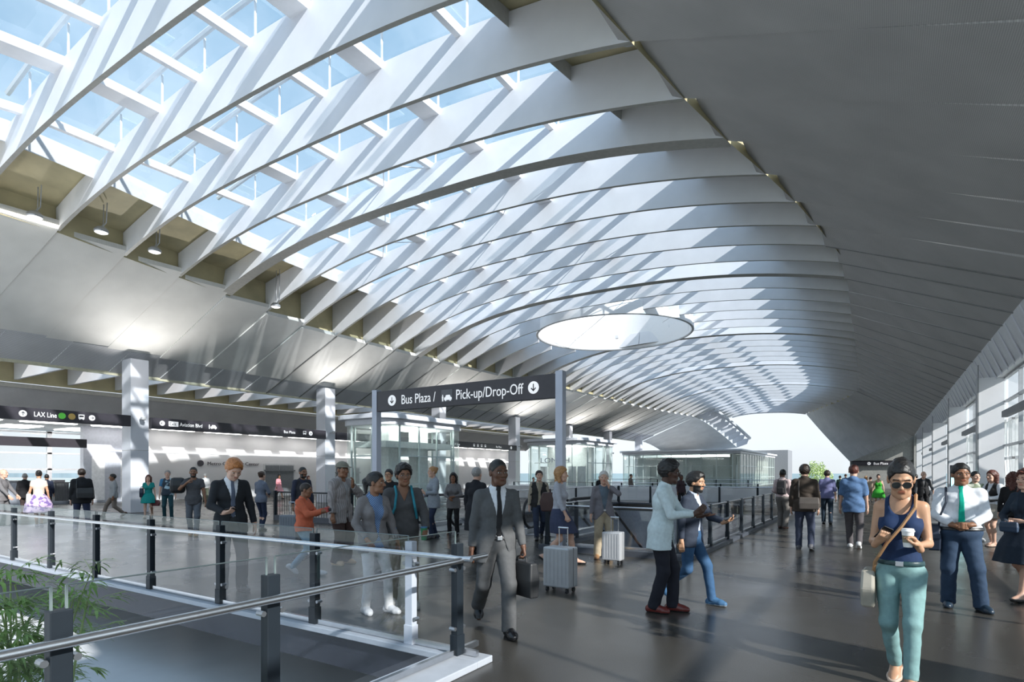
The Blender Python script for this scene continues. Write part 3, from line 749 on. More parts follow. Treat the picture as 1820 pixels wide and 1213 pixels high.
def f2(p, L):
    y = -.094
    arrow_disc(p, .45, 3.84, .11, y, -1, 'left')
    mb = MB(); mb.box(.72, 1.14, y-.004, y, 3.73, 3.95); pl = mb.build('exit_plate', SIGNW, p)
    text_mesh('lettering', 'Exit', .2, SIGNB, pl, (.75, y-.006, 3.77), (PI/2,0,0), sx=.95)
    text_mesh('lettering', 'Aviation Blvd', .24, SIGNW, p, (1.2, y, 3.76), (PI/2,0,0), sx=.8)
    car_icon(p, 2.66, 3.84, .26, y, -1)
    text_mesh('lettering', 'Bus Plaza', .2, SIGNW, p, (L-2.75, y, 3.77), (PI/2,0,0), sx=.95)
    bus_icon(p, L-1.45, 3.85, .2, y, -1); arrow_disc(p, L-1.05, 3.84, .12, y, -1, 'right')
beam_sign(12.75, 22.05, XB, 3.58, 4.06, 'dark exit sign beam pointing to Aviation Blvd between the two pale columns', f2)
beam_sign(22.85, 32.15, XB, 3.58, 4.02, 'dark blank sign beam behind the glass lift pavilion', None)
def f3(p, L):
    y = -.094
    text_mesh('lettering', 'LAX Line', .24, SIGNW, p, (.5, y, 3.72), (PI/2,0,0))
    for i in range(4): bus_icon(p, 3.2+i*.5, 3.8, .2, y, -1)
    text_mesh('lettering', 'Bus Plaza', .22, SIGNW, p, (L-3.2, y, 3.73), (PI/2,0,0)); arrow_disc(p, L-.9, 3.8, .12, y, -1, 'right')
beam_sign(32.95, 42.35, XB, 3.58, 4.02, 'dark sign beam with a row of pale symbols beyond the lift pavilion', f3)
beam_sign(6.5, 14.45, -37.0, 3.05, 3.52, 'plain dark beam over the fare gates', None, 'gate_beam', 'beam')
# end sign
root = empty('end_sign', (-2.8, 74.1, 0)); tag(root, 'long dark sign at the far end wall of the walkway reading Bus Plaza', 'sign')
mb = MB(); mb.box(0, 5.2, -.1, .1, 2.47, 2.92); p = mb.build('sign_panel', SIGNB, root)
text_mesh('lettering', 'Bus Plaza', .36, SIGNW, p, (2.0, -.104, 2.57), (PI/2,0,0)); arrow_disc(p, 1.6, 2.69, .16, -.104, -1, 'left'); arrow_disc(p, 4.1, 2.69, .16, -.104, -1, 'right')
# wall lettering
text_mesh('wall_lettering', 'Metro Customer Center', .33, SIGNB, bpy.data.objects['wall_left'], (-37.95, 21.8, 2.2), (PI/2,0,PI/2), ext=.01, sx=1.15)
mb = MB(); mb.tube([(-37.98,21.35,2.32),(-37.9,21.35,2.32)], .2, 20); mb.build('wall_disc', SIGNB, bpy.data.objects['wall_left'])

# ---------------------------------------------------------------- glass pavilions
def pavilion(x0, x1, y0, y1, h, label, r=.9, slab=.5, eave=.35, mull=1.5, inner=None, name='glass_pavilion'):
    root = empty(name, (x1, y0, 0)); tag(root, label, 'pavilion'); ox, oy = x1, y0
    def outline(e, rr, n=6):
        P = []
        for cx, cy, a0 in ((x1+e-rr, y0-e+rr, -90), (x1+e-rr, y1+e-rr, 0), (x0-e+rr, y1+e-rr, 90), (x0-e+rr, y0-e+rr, 180)):
            for i in range(n+1):
                a = R(a0+90*i/n); P.append((cx+rr*math.cos(a)-ox, cy+rr*math.sin(a)-oy))
        return P
    mb = MB(); mb.prism(outline(eave, r), 'z', h-slab*.45, h); mb.prism(outline(eave-.25, r*.9), 'z', h-slab, h-slab*.45)
    mb.build('roof_slab', mat('pavilion_roof', (.80,.81,.86), .4, noise=.02), root, bevel=.03)
    g = MB(); O = outline(0, r*.8); n = len(O)
    g.add([(p[0],p[1],0.05) for p in O]+[(p[0],p[1],h-slab) for p in O], [(i,(i+1) % n, n+(i+1) % n, n+i) for i in range(n)])
    g.build('glazing', PAVG, root, smooth=False, fixn=False)
    f = MB(); mm = mat('pavilion_frame', (.62,.70,.68), .35, .2, noise=.02)
    def post(x, y): f.box(x-ox-.035, x-ox+.035, y-oy-.035, y-oy+.035, 0, h-slab)
    x = x1-r
    while x > x0+r*.5: post(x, y0); post(x, y1); x -= mull
    y = y0+r
    while y < y1-r*.5: post(x1, y); post(x0, y); y += mull
    for z in (.05, 1.1, 2.45): 
        f.box(x0+r-ox, x1-r-ox, -.03, .03, z, z+.06); f.box(-.03, .03, r, y1-r-oy, z, z+.06)
    f.build('frame', mm, root)
    c = MB(); c.box(x0-ox+.5, x1-ox-.5, .6, y1-oy-.6, 0, .02)
    if inner: inner(c, ox, oy)
    c.build('core', mat('pavilion_core', (.74,.77,.75), .6, noise=.06), root)
    c = MB(); c.box((x0-x1)*.75, (x0-x1)*.25, (y1-y0)*.2, (y1-y0)*.8, h-slab-.06, h-slab-.02); c.build('added_glow_panel', emit('pavilion_added_glow', (.97,1,.97), 3.5), root)  # glowing sheet added under the roof slab to brighten the pavilion
    return root
def core1(c, ox, oy):
    c.box(-1.9, -1.2, 1.4, 2.1, 0, 3.9); c.box(-1.9, -1.2, 3.6, 4.3, 0, 3.9); c.box(-2.6, -.7, 2.2, 3.4, 2.55, 3.0); c.box(-2.6,-.5,.5,5.4,2.9,3.2)
pavilion(-22.1, -19.1, 19.3, 25.2, 4.42, 'glass lift pavilion with a curved white roof slab behind the bus plaza sign', inner=core1, mull=1.35)
def core2(c, ox, oy):
    c.box(-4.4, -.4, 2.5, 3.0, 0, 3.8)
p2 = pavilion(-24.8, -19.6, 41, 47.5, 4.42, 'smaller glass pavilion with a white roof and bright doors, blue-grey wall letters inside', inner=core2)
text_mesh('lettering', 'LONCH', .6, mat('letter_blue', (.25,.3,.42), .5), p2, (-4.3, .9, 2.5), (PI/2,0,0), ext=.01, sx=1.3)
p2['label'] = 'small glass pavilion with a white roof and blue-grey letters over its doors'
mb = MB()
for i in range(5): mb.box(-4.3+i*.85, -3.6+i*.85, .95, 1.0, .1, 2.2)
mb.build('door_leaf', mat('pale_panel', (.75,.76,.78), .4), p2)
def core3(c, ox, oy):
    c.box(-13, -.8, 3, 3.4, 0, 3.6); 
    for i in range(5): c.box(-12+i*2.6, -11.2+i*2.6, 2.4, 3.0, 0, 2.6)
p3 = pavilion(-27.6, -13.6, 69, 95, 4.4, 'long glass hall with a flat white roof beyond the escalators', r=.7, inner=core3, mull=1.75)
mb = MB(); mb.box(-1.2,-.9,1,25.4,0,3.85); mb.build('side_wall', mat('olive_grey_wall', (.40,.42,.36), .6), p3)
# grey block behind
root = empty('grey_block', (-18.2, 98, 0)); tag(root, 'plain grey concrete block with a dark window beyond the glass hall', 'building')
mb = MB(); mb.box(0, 6.0, 0, 5, 0, 5.2); mb.build('block_body', mat('block_grey', (.24,.25,.27), .7), root)
mb = MB(); mb.box(1.2, 3.0, -.04, 0, 2.9, 4.0); mb.build('window', mat('dark_window', (.12,.13,.15), .4), root)
# ---------------------------------------------------------------- escalators
RUB = mat('black_rubber', (.02,.02,.022), .4, noise=.03)
def escalator(x0, x1, y0, label):
    """runs down along +Y from y0 at 30 degrees; rounded newel towards the hall"""
    root = empty('escalator', ((x0+x1)/2, y0, 0)); tag(root, label, 'escalator', None); W = (x1-x0)/2
    sl = math.tan(R(30)); D = 5.0/sl
    def path(top):
        P = []
        r = .42
        P += [(1.05, 0.98)] if False else []
        cz = top-r
        for i in range(13):
            a = R(-70-200*i/12)
            P.append((.15+r*math.cos(a), cz+r*math.sin(a)))
        P.append((1.7, top)); P.append((2.15, top-.06)); P.append((2.5, top-.22))
        P.append((2.5+D, top-.22-5.0)); P.append((3.6+D, top-.22-5.0-.0)) if False else None
        return P
    for s in (-1, 1):
        P = path(.98)
        mb = MB(); mb.tube([(s*W, p[0], p[1]) for p in P], .042, 8); mb.build('handrail', RUB, root, smooth=True)
        g = MB(); top = [p for p in P]; 
        vs = [(s*W, p[0], p[1]-.02) for p in top]; base = [(s*W, max(-.1, p[0]), (.12 if p[0] < 2.0 else .12-(p[0]-2.0)*sl)) for p in top]
        n = len(vs); g.add(vs+base, [(i, i+1, n+i+1, n+i) for i in range(n-1)]); g.build('balustrade', RAILG, root, fixn=False)
        k = MB()
        k.prism([(-.2,0),(2.0,0),(2.0+D,-5.0),(2.0+D,-5.35),(1.9,-.35),(-.2,-.0)], 'x', s*W-.07, s*W+.07) if False else None
        k.add([(s*W-.08,-.2,.0),(s*W+.08,-.2,.0),(s*W+.08,2.0,.0),(s*W-.08,2.0,.0),(s*W-.08,-.2,.14),(s*W+.08,-.2,.14),(s*W+.08,2.0,.14),(s*W-.08,2.0,.14)], [(0,3,2,1),(4,5,6,7),(0,1,5,4),(1,2,6,5),(2,3,7,6),(3,0,4,7)])
        y2, z2 = 2.0+D, -5.0
        k.add([(s*W-.08,2.0,-.3),(s*W+.08,2.0,-.3),(s*W+.08,y2,z2-.0),(s*W-.08,y2,z2-.0),(s*W-.08,2.0,.14),(s*W+.08,2.0,.14),(s*W+.08,y2,z2+.14),(s*W-.08,y2,z2+.14)], [(0,3,2,1),(4,5,6,7),(0,1,5,4),(1,2,6,5),(2,3,7,6),(3,0,4,7)])
        k.build('skirt', STEEL, root)
    st = MB(); n = 22
    st.box(-W+.1, W-.1, -.5, 2.0, .0, .015)
    for i in range(n):
        y = 2.0+i*D/n; z = -i*5.0/n; st.box(-W+.1, W-.1, y, y+D/n+.02, z-5.0/n-.1, z-.0)
    st.build('step', mat('step_metal', (.22,.22,.23), .4, .6), root)
escalator(-8.3, -6.98, 13.9, 'dark-railed escalator beside the short well railing, going down')
escalator(-10.55-1.3, -10.5, 13.4, 'dark-railed escalator beside the tall sign post, going down')

# ---------------------------------------------------------------- ceiling lamps on brackets
lampm = mat('lamp_housing', (.45,.46,.48), .3, .5); lens = emit('lamp_lens', (1,1,.97), .9)
labs = ['round bracket spotlight over the bright first soffit board, with legs','round white spotlight in the second olive coffer','round spotlight in the third olive coffer','small round spotlight further along the coffers','round dark spotlight above the stepped side soffit','small dark spotlight lower down the stepped soffit edge']
for i, (u, v, h) in enumerate([(62,385,9.35),(180,412,9.45),(275,447,9.4),(490,545,8.9),(1118,68,9.75),(1357,299,9.75)]):
    d = FPX*(h-CAM_H)/(841-v); l = (u-910)/FPX*d; x = VIEW[0]*d+RIGHT[0]*l; y = VIEW[1]*d+RIGHT[1]*l
    root = empty('spotlight', (x, y, h)); tag(root, labs[i], 'lamp', None)
    mb = MB(); mb.lathe([(.03,.16),(.12,.14),(.20,.06),(.21,0),(.19,-.03)], (0,0,0), 20); mb.build('housing', lampm, root, smooth=True)
    mb = MB(); mb.lathe([(.185,-.03),(.12,-.06),(.001,-.075)], (0,0,0), 20); mb.build('lens', lens if i < 4 else lampm, root, smooth=True)
    zt = ztop(x, y)-.04-h
    mb = MB()
    for s in (-1, 1): mb.tube([(s*.06,.0,.12),(s*.10,.1,.30),(s*.12,.12,zt)], .018, 6)
    mb.build('bracket', lampm, root, smooth=True)

# ---------------------------------------------------------------- fare gate machine, waste bin, info totem
root = empty('fare_cabinet', on_floor(104, 893)+(0,)); tag(root, 'dark freestanding fare cabinet beside the bar fence', 'cabinet')
mb = MB(); mb.box(-.45,.45,-.35,.35,0,1.15); mb.build('body', mat('dark_cabinet', (.06,.065,.07), .4), root, bevel=.02)
mb = MB(); mb.box(-.2,.35,-.3,.2,1.15,1.28); mb.build('reader', mat('dark_cabinet2', (.03,.03,.035), .3), root, bevel=.02)
root = empty('ticket_desk', (-37.0, 8.6, 0)); tag(root, 'long low blue-grey ticket desk beyond the plain columns', 'desk')
mb = MB(); mb.box(-.6,.6,0,3.0,0,1.25); mb.build('counter', mat('blue_grey_wall', (.45,.47,.53), .5), root, bevel=.02)
mb = MB(); mb.box(-.7,.7,-.05,3.05,1.25,1.3); mb.build('counter_top', GREYP, root)
X_, Y_ = on_floor(1676, 932)
root = empty('information_totem', (2.25, 25.8, 0)); tag(root, 'slim standing screen glowing pale cyan beside the window wall', 'display')
mb = MB(); mb.box(-.22,.22,-.06,.06,0,1.95); mb.build('body', mat('dark_cabinet', (.06,.065,.07), .4), root, bevel=.01)
mb = MB(); mb.box(-.19,.19,-.065,-.06,.5,1.82); mb.build('screen', emit('screen_cyan', (.45,.85,.9), 1.1), root)
# curving white parapet beyond the well
mb = MB(); pts = []
P = [(-22, 33.5), (-13, 33.5), (-8.5, 34.2), (-6.3, 36.2), (-5.6, 40), (-5.6, 56)]
for a, b in zip(P, P[1:]):
    an = math.atan2(b[1]-a[1], b[0]-a[0]); l = math.hypot(b[0]-a[0], b[1]-a[1]); mb.obox(((a[0]+b[0])/2, (a[1]+b[1])/2, .42), an, l/2+.08, .12, .42)
o = mb.build('white_parapet', WALLW, bevel=.02); tag(o, 'low white parapet bending around beyond the escalator well', 'parapet')

# ---------------------------------------------------------------- tree, bamboo
leafm = mat('bamboo_leaf', (.20,.34,.07), .55, noise=.25, nscale=3)
stalkm = mat('bamboo_cane', (.30,.40,.12), .5, noise=.15)
def bamboo(x, y, h, n, seed, label, lean=(0,0)):
    rnd = random.Random(seed); root = empty('bamboo_plant', (x, y, -1.2)); tag(root, label, 'bamboo', None)
    st = MB(); lf = MB()
    for i in range(n):
        a = rnd.uniform(0, 2*PI); r = rnd.uniform(0, .28); bx, by = r*math.cos(a), r*math.sin(a)
        hh = h*rnd.uniform(.7, 1.0); lx, ly = lean[0]+rnd.uniform(-.35,.35), lean[1]+rnd.uniform(-.35,.35)
        pts = [(bx+lx*(t**2)*1.0, by+ly*(t**2)*1.0, hh*t-.12*t**3) for t in [j/8 for j in range(9)]]
        st.tube(pts, [.013*(1-.7*j/8)+.002 for j in range(9)], 6)
        for j in range(3, 9):
            p = Vector(pts[j])
            for b in range(rnd.randint(3, 5)):
                ba = rnd.uniform(0, 2*PI); bl = rnd.uniform(.12, .34); tip = p+Vector((math.cos(ba)*bl, math.sin(ba)*bl, rnd.uniform(-.02,.14)))
                st.tube([p, p.lerp(tip,.5)+Vector((0,0,.02)), tip], .0025, 3)
                for q in range(rnd.randint(5, 8)):
                    s0 = p.lerp(tip, rnd.uniform(.35, 1.0)); la = ba+rnd.uniform(-1.1, 1.1); ll = rnd.uniform(.10,.19); w_ = rnd.uniform(.009,.015)
                    d = Vector((math.cos(la), math.sin(la), rnd.uniform(-.55,.25))).normalized(); sd_ = d.cross(Vector((0,0,1))).normalized()*w_
                    up = Vector((0,0,.006)); m1 = s0+d*ll*.35+up; m2 = s0+d*ll*.7+up-Vector((0,0,.012)); e = s0+d*ll-Vector((0,0,.035))
                    lf.add([s0, m1+sd_, m1, m1-sd_, m2+sd_*.7, m2, m2-sd_*.7, e], [(0,1,2),(0,2,3),(1,4,5,2),(2,5,6,3),(4,7,5),(5,7,6)])
    st.build('cane', stalkm, root, smooth=True); lf.build('foliage', leafm, root, fixn=False)
    mb = MB(); mb.lathe([(.30,0),(.36,.35),(.38,.38),(.33,.38),(.31,.33),(0,.33)], (0,0,0), 24); mb.build('pot', mat('pot_grey', (.3,.31,.32), .6), root, smooth=True)
bamboo(-5.75, 1.85, 2.2, 16, 3, 'tall leafy green bamboo in the corner behind the glass', (-.15,0))
bamboo(-4.75, 1.0, 1.6, 15, 5, 'shorter bamboo right behind the glass railing', (-.1,0))
bamboo(-4.05, -.15, 1.7, 14, 8, 'bushy bamboo low in the corner by the railing end', (0,0))
root = empty('tree', (-13.0, 151.7, -5.6)); tag(root, 'pale green round tree beyond the open end of the hall', 'tree')
mb = MB(); mb.tube([(0,0,0),(.1,0,3),(0,.1,5)], [.3,.22,.12], 8); mb.build('trunk', mat('bark', (.22,.18,.13), .8), root, smooth=True)
rnd = random.Random(4); lf = MB()
for i in range(2600):
    a, b = rnd.uniform(0, 2*PI), math.acos(rnd.uniform(-1, 1)); r = 3.1*(rnd.uniform(.3,1)**.4)*(1+.12*math.sin(3*a)+.1*math.sin(5*b))
    c = Vector((r*math.sin(b)*math.cos(a), r*math.sin(b)*math.sin(a), 6.3+r*1.05*math.cos(b))); s = rnd.uniform(.15,.32)
    u = Vector((rnd.uniform(-1,1), rnd.uniform(-1,1), rnd.uniform(-1,1))).normalized(); w_ = u.cross(Vector((rnd.uniform(-1,1), .3, .8))).normalized()
    lf.add([c-u*s, c+w_*s*.6, c+u*s, c-w_*s*.6], [(0,1,2,3)])
lf.build('foliage', mat('pale_leaf', (.46,.56,.26), .7, noise=.15), root, fixn=False)
# ================================================================ FIGURES
def V3(*a): return np.array(a, float)
class Field:
    """signed distance parts on a grid, polygonised into quads"""
    def __init__(s, lo, hi, h):
        s.lo = np.array(lo, float); s.h = h
        s.n = np.maximum(4, np.ceil((np.array(hi, float)-s.lo)/h).astype(int)+1)
        s.ax = [s.lo[i]+h*np.arange(s.n[i]) for i in range(3)]
    def new(s): return np.full(s.n, 9.0, np.float32)
    def sub(s, lo, hi):
        a = np.clip(np.floor((np.array(lo)-s.lo)/s.h).astype(int), 0, s.n); b = np.clip(np.ceil((np.array(hi)-s.lo)/s.h).astype(int)+1, 0, s.n)
        if (b <= a).any(): return None
        sl = tuple(slice(a[i], b[i]) for i in range(3))
        X, Y, Z = np.meshgrid(*[s.ax[i][sl[i]] for i in range(3)], indexing='ij', sparse=True)
        return sl, X, Y, Z
def smin(a, b, k):
    h = np.maximum(k-np.abs(a-b), 0)/k
    return np.minimum(a, b)-h*h*k*.25
def d_cap(X, Y, Z, a, b, ra, rb, sq=None):
    """tapered capsule; sq=(sx,sy,sz) stretches the space about the axis"""
    a = np.array(a, float); b = np.array(b, float)
    if sq is not None:
        q = np.array(sq, float); X = X/q[0]; Y = Y/q[1]; Z = Z/q[2]; a = a/q; b = b/q
    ab = b-a; L = float(ab@ab)+1e-12
    t = np.clip(((X-a[0])*ab[0]+(Y-a[1])*ab[1]+(Z-a[2])*ab[2])/L, 0, 1)
    d = np.sqrt((X-a[0]-t*ab[0])**2+(Y-a[1]-t*ab[1])**2+(Z-a[2]-t*ab[2])**2)-(ra+(rb-ra)*t)
    if sq is not None: d = d*min(sq)
    return d
def d_ell(X, Y, Z, c, r, rot=None):
    x, y, z = X-c[0], Y-c[1], Z-c[2]
    if rot is not None: x, y, z = (rot[0,0]*x+rot[1,0]*y+rot[2,0]*z, rot[0,1]*x+rot[1,1]*y+rot[2,1]*z, rot[0,2]*x+rot[1,2]*y+rot[2,2]*z)
    k = np.sqrt((x/r[0])**2+(y/r[1])**2+(z/r[2])**2)
    return (k-1)*min(r)*1.0
def surf(F, f):
    """naive surface nets"""
    f = np.asarray(f, np.float32); ins = f < 0
    c = [ins[:-1,:-1,:-1], ins[1:,:-1,:-1], ins[:-1,1:,:-1], ins[1:,1:,:-1], ins[:-1,:-1,1:], ins[1:,:-1,1:], ins[:-1,1:,1:], ins[1:,1:,1:]]
    cnt = sum(x.astype(np.int8) for x in c); act = (cnt > 0) & (cnt < 8)
    I = np.argwhere(act)
    if len(I) == 0: return np.zeros((0,3)), np.zeros((0,4), int)
    vid = -np.ones(act.shape, np.int64); vid[act] = np.arange(len(I))
    off = np.array([(0,0,0),(1,0,0),(0,1,0),(1,1,0),(0,0,1),(1,0,1),(0,1,1),(1,1,1)])
    val = np.stack([f[I[:,0]+o[0], I[:,1]+o[1], I[:,2]+o[2]] for o in off], 1)
    acc = np.zeros((len(I), 3)); num = np.zeros(len(I))
    for a, b in ((0,1),(2,3),(4,5),(6,7),(0,2),(1,3),(4,6),(5,7),(0,4),(1,5),(2,6),(3,7)):
        va, vb = val[:,a], val[:,b]; m = (va < 0) != (vb < 0)
        t = np.where(m, va/np.where(m, va-vb, 1), 0)[:,None]
        acc += np.where(m[:,None], off[a]+(off[b]-off[a])*t, 0); num += m
    P = F.lo+(I+acc/num[:,None])*F.h
    Q = []
    for ax in range(3):
        u, v = [(1,2),(2,0),(0,1)][ax]
        s0 = [slice(None)]*3; s1 = [slice(None)]*3; s0[ax] = slice(0,-1); s1[ax] = slice(1,None)
        A = ins[tuple(s0)]; B = ins[tuple(s1)]; E = np.argwhere(A != B)
        ok = (E[:,u] > 0) & (E[:,v] > 0) & (E[:,u] < f.shape[u]-1) & (E[:,v] < f.shape[v]-1); E = E[ok]
        if not len(E): continue
        def g(du, dv):
            J = E.copy(); J[:,u] -= du; J[:,v] -= dv; return vid[J[:,0], J[:,1], J[:,2]]
        q = np.stack([g(1,1), g(0,1), g(0,0), g(1,0)], 1)
        fl = B[E[:,0],E[:,1],E[:,2]]; q[fl] = q[fl][:, ::-1]
        Q.append(q)
    Q = np.concatenate(Q) if Q else np.zeros((0,4), int)
    return P, Q
def np_mesh(name, P, Q, mats, mi=None, parent=None):
    me = bpy.data.meshes.new(name); n = len(Q)
    me.vertices.add(len(P)); me.vertices.foreach_set('co', np.asarray(P, np.float32).ravel())
    me.loops.add(n*4); me.loops.foreach_set('vertex_index', np.asarray(Q, np.int32).ravel())
    me.polygons.add(n); me.polygons.foreach_set('loop_start', np.arange(0, n*4, 4, dtype=np.int32))
    try: me.polygons.foreach_set('loop_total', np.full(n, 4, np.int32))
    except Exception: pass
    for m in (mats if isinstance(mats, (list, tuple)) else [mats]): me.materials.append(m)
    if mi is not None: me.polygons.foreach_set('material_index', np.asarray(mi, np.int32))
    me.polygons.foreach_set('use_smooth', np.ones(n, bool)); me.update(calc_edges=True)
    o = bpy.data.objects.new(name, me); COL.objects.link(o)
    if parent is not None: o.parent = parent
    return o
def unit(v): v = np.array(v, float); return v/(np.linalg.norm(v)+1e-9)
def ik(root, tgt, l1, l2, pole):
    """two-bone reach; returns mid joint and end"""
    root = np.array(root, float); tgt = np.array(tgt, float); d = tgt-root; D = np.linalg.norm(d); mx = (l1+l2)*.995
    if D > mx: tgt = root+d/D*mx; d = tgt-root; D = mx
    a = (l1*l1-l2*l2+D*D)/(2*D); hgt = math.sqrt(max(1e-6, l1*l1-a*a)); u = d/D
    p = np.array(pole, float); p = p-u*(p@u); p = unit(p)
    return root+u*a+p*hgt, tgt
def rotm(yaw=0, pitch=0, roll=0):
    """columns: local axes. yaw about z (left +), pitch about x (nod down +), roll about y"""
    y, p, r = R(yaw), R(-pitch), R(roll)
    Rz = np.array([[math.cos(y),-math.sin(y),0],[math.sin(y),math.cos(y),0],[0,0,1]])
    Rx = np.array([[1,0,0],[0,math.cos(p),-math.sin(p)],[0,math.sin(p),math.cos(p)]])
    Ry = np.array([[math.cos(r),0,math.sin(r)],[0,1,0],[-math.sin(r),0,math.cos(r)]])
    return Rz@Rx@Ry

def cloth(name, col, rough=.8, noise=.10, pat=None, sheen=0):
    m = mat('cloth_'+name, col, rough, noise=noise*.5, nscale=26, bump=.2, spec=.3)
    if pat and 'pat' not in m:
        m['pat'] = 1; nt = m.node_tree; b = nt.nodes['Principled BSDF']; src = b.inputs['Base Color'].links[0].from_socket
        tc = nt.nodes.new('ShaderNodeTexCoord'); kind, c2, sc = pat
        mx = nt.nodes.new('ShaderNodeMixRGB'); mx.inputs[2].default_value = (*c2, 1); nt.links.new(src, mx.inputs[1])
        if kind == 'plaid':
            a = nt.nodes.new('ShaderNodeTexWave'); c = nt.nodes.new('ShaderNodeTexWave'); a.inputs['Scale'].default_value = sc; c.inputs['Scale'].default_value = sc
            a.bands_direction = 'Z'; c.bands_direction = 'X'
            mp = nt.nodes.new('ShaderNodeMapping'); mp.inputs['Rotation'].default_value = (0, R(50), 0); nt.links.new(tc.outputs['Object'], mp.inputs[0])
            nt.links.new(mp.outputs[0], a.inputs[0]); nt.links.new(mp.outputs[0], c.inputs[0])
            q = nt.nodes.new('ShaderNodeMath'); q.operation = 'MULTIPLY'; nt.links.new(a.outputs['Fac'], q.inputs[0]); nt.links.new(c.outputs['Fac'], q.inputs[1]); out = q.outputs[0]
        elif kind == 'stripe':
            a = nt.nodes.new('ShaderNodeTexWave'); a.inputs['Scale'].default_value = sc; a.bands_direction = 'Z'; nt.links.new(tc.outputs['Object'], a.inputs[0]); out = a.outputs['Fac']
        elif kind == 'vstripe':
            a = nt.nodes.new('ShaderNodeTexWave'); a.inputs['Scale'].default_value = sc; a.bands_direction = 'X'; nt.links.new(tc.outputs['Object'], a.inputs[0]); out = a.outputs['Fac']
        else:
            a = nt.nodes.new('ShaderNodeTexNoise'); a.inputs['Scale'].default_value = sc; a.inputs['Detail'].default_value = 1; nt.links.new(tc.outputs['Object'], a.inputs['Vector'])
            rr = nt.nodes.new('ShaderNodeValToRGB'); rr.color_ramp.elements[0].position = .5; rr.color_ramp.elements[1].position = .58; nt.links.new(a.outputs['Fac'], rr.inputs[0]); out = rr.outputs[0]
        nt.links.new(out, mx.inputs[0]); nt.links.new(mx.outputs[0], b.inputs['Base Color'])
    return m
SKIN = {'light': (.62,.38,.28), 'tan': (.50,.28,.17), 'brown': (.26,.125,.07), 'dark': (.12,.055,.032), 'deep': (.075,.036,.024)}
HAIR = {'black': (.012,.011,.011), 'brown': (.055,.028,.016), 'dkbrown': (.025,.015,.010), 'blond': (.42,.22,.09), 'ginger': (.45,.17,.05), 'grey': (.30,.29,.28), 'white': (.6,.58,.55), 'auburn': (.10,.03,.02)}

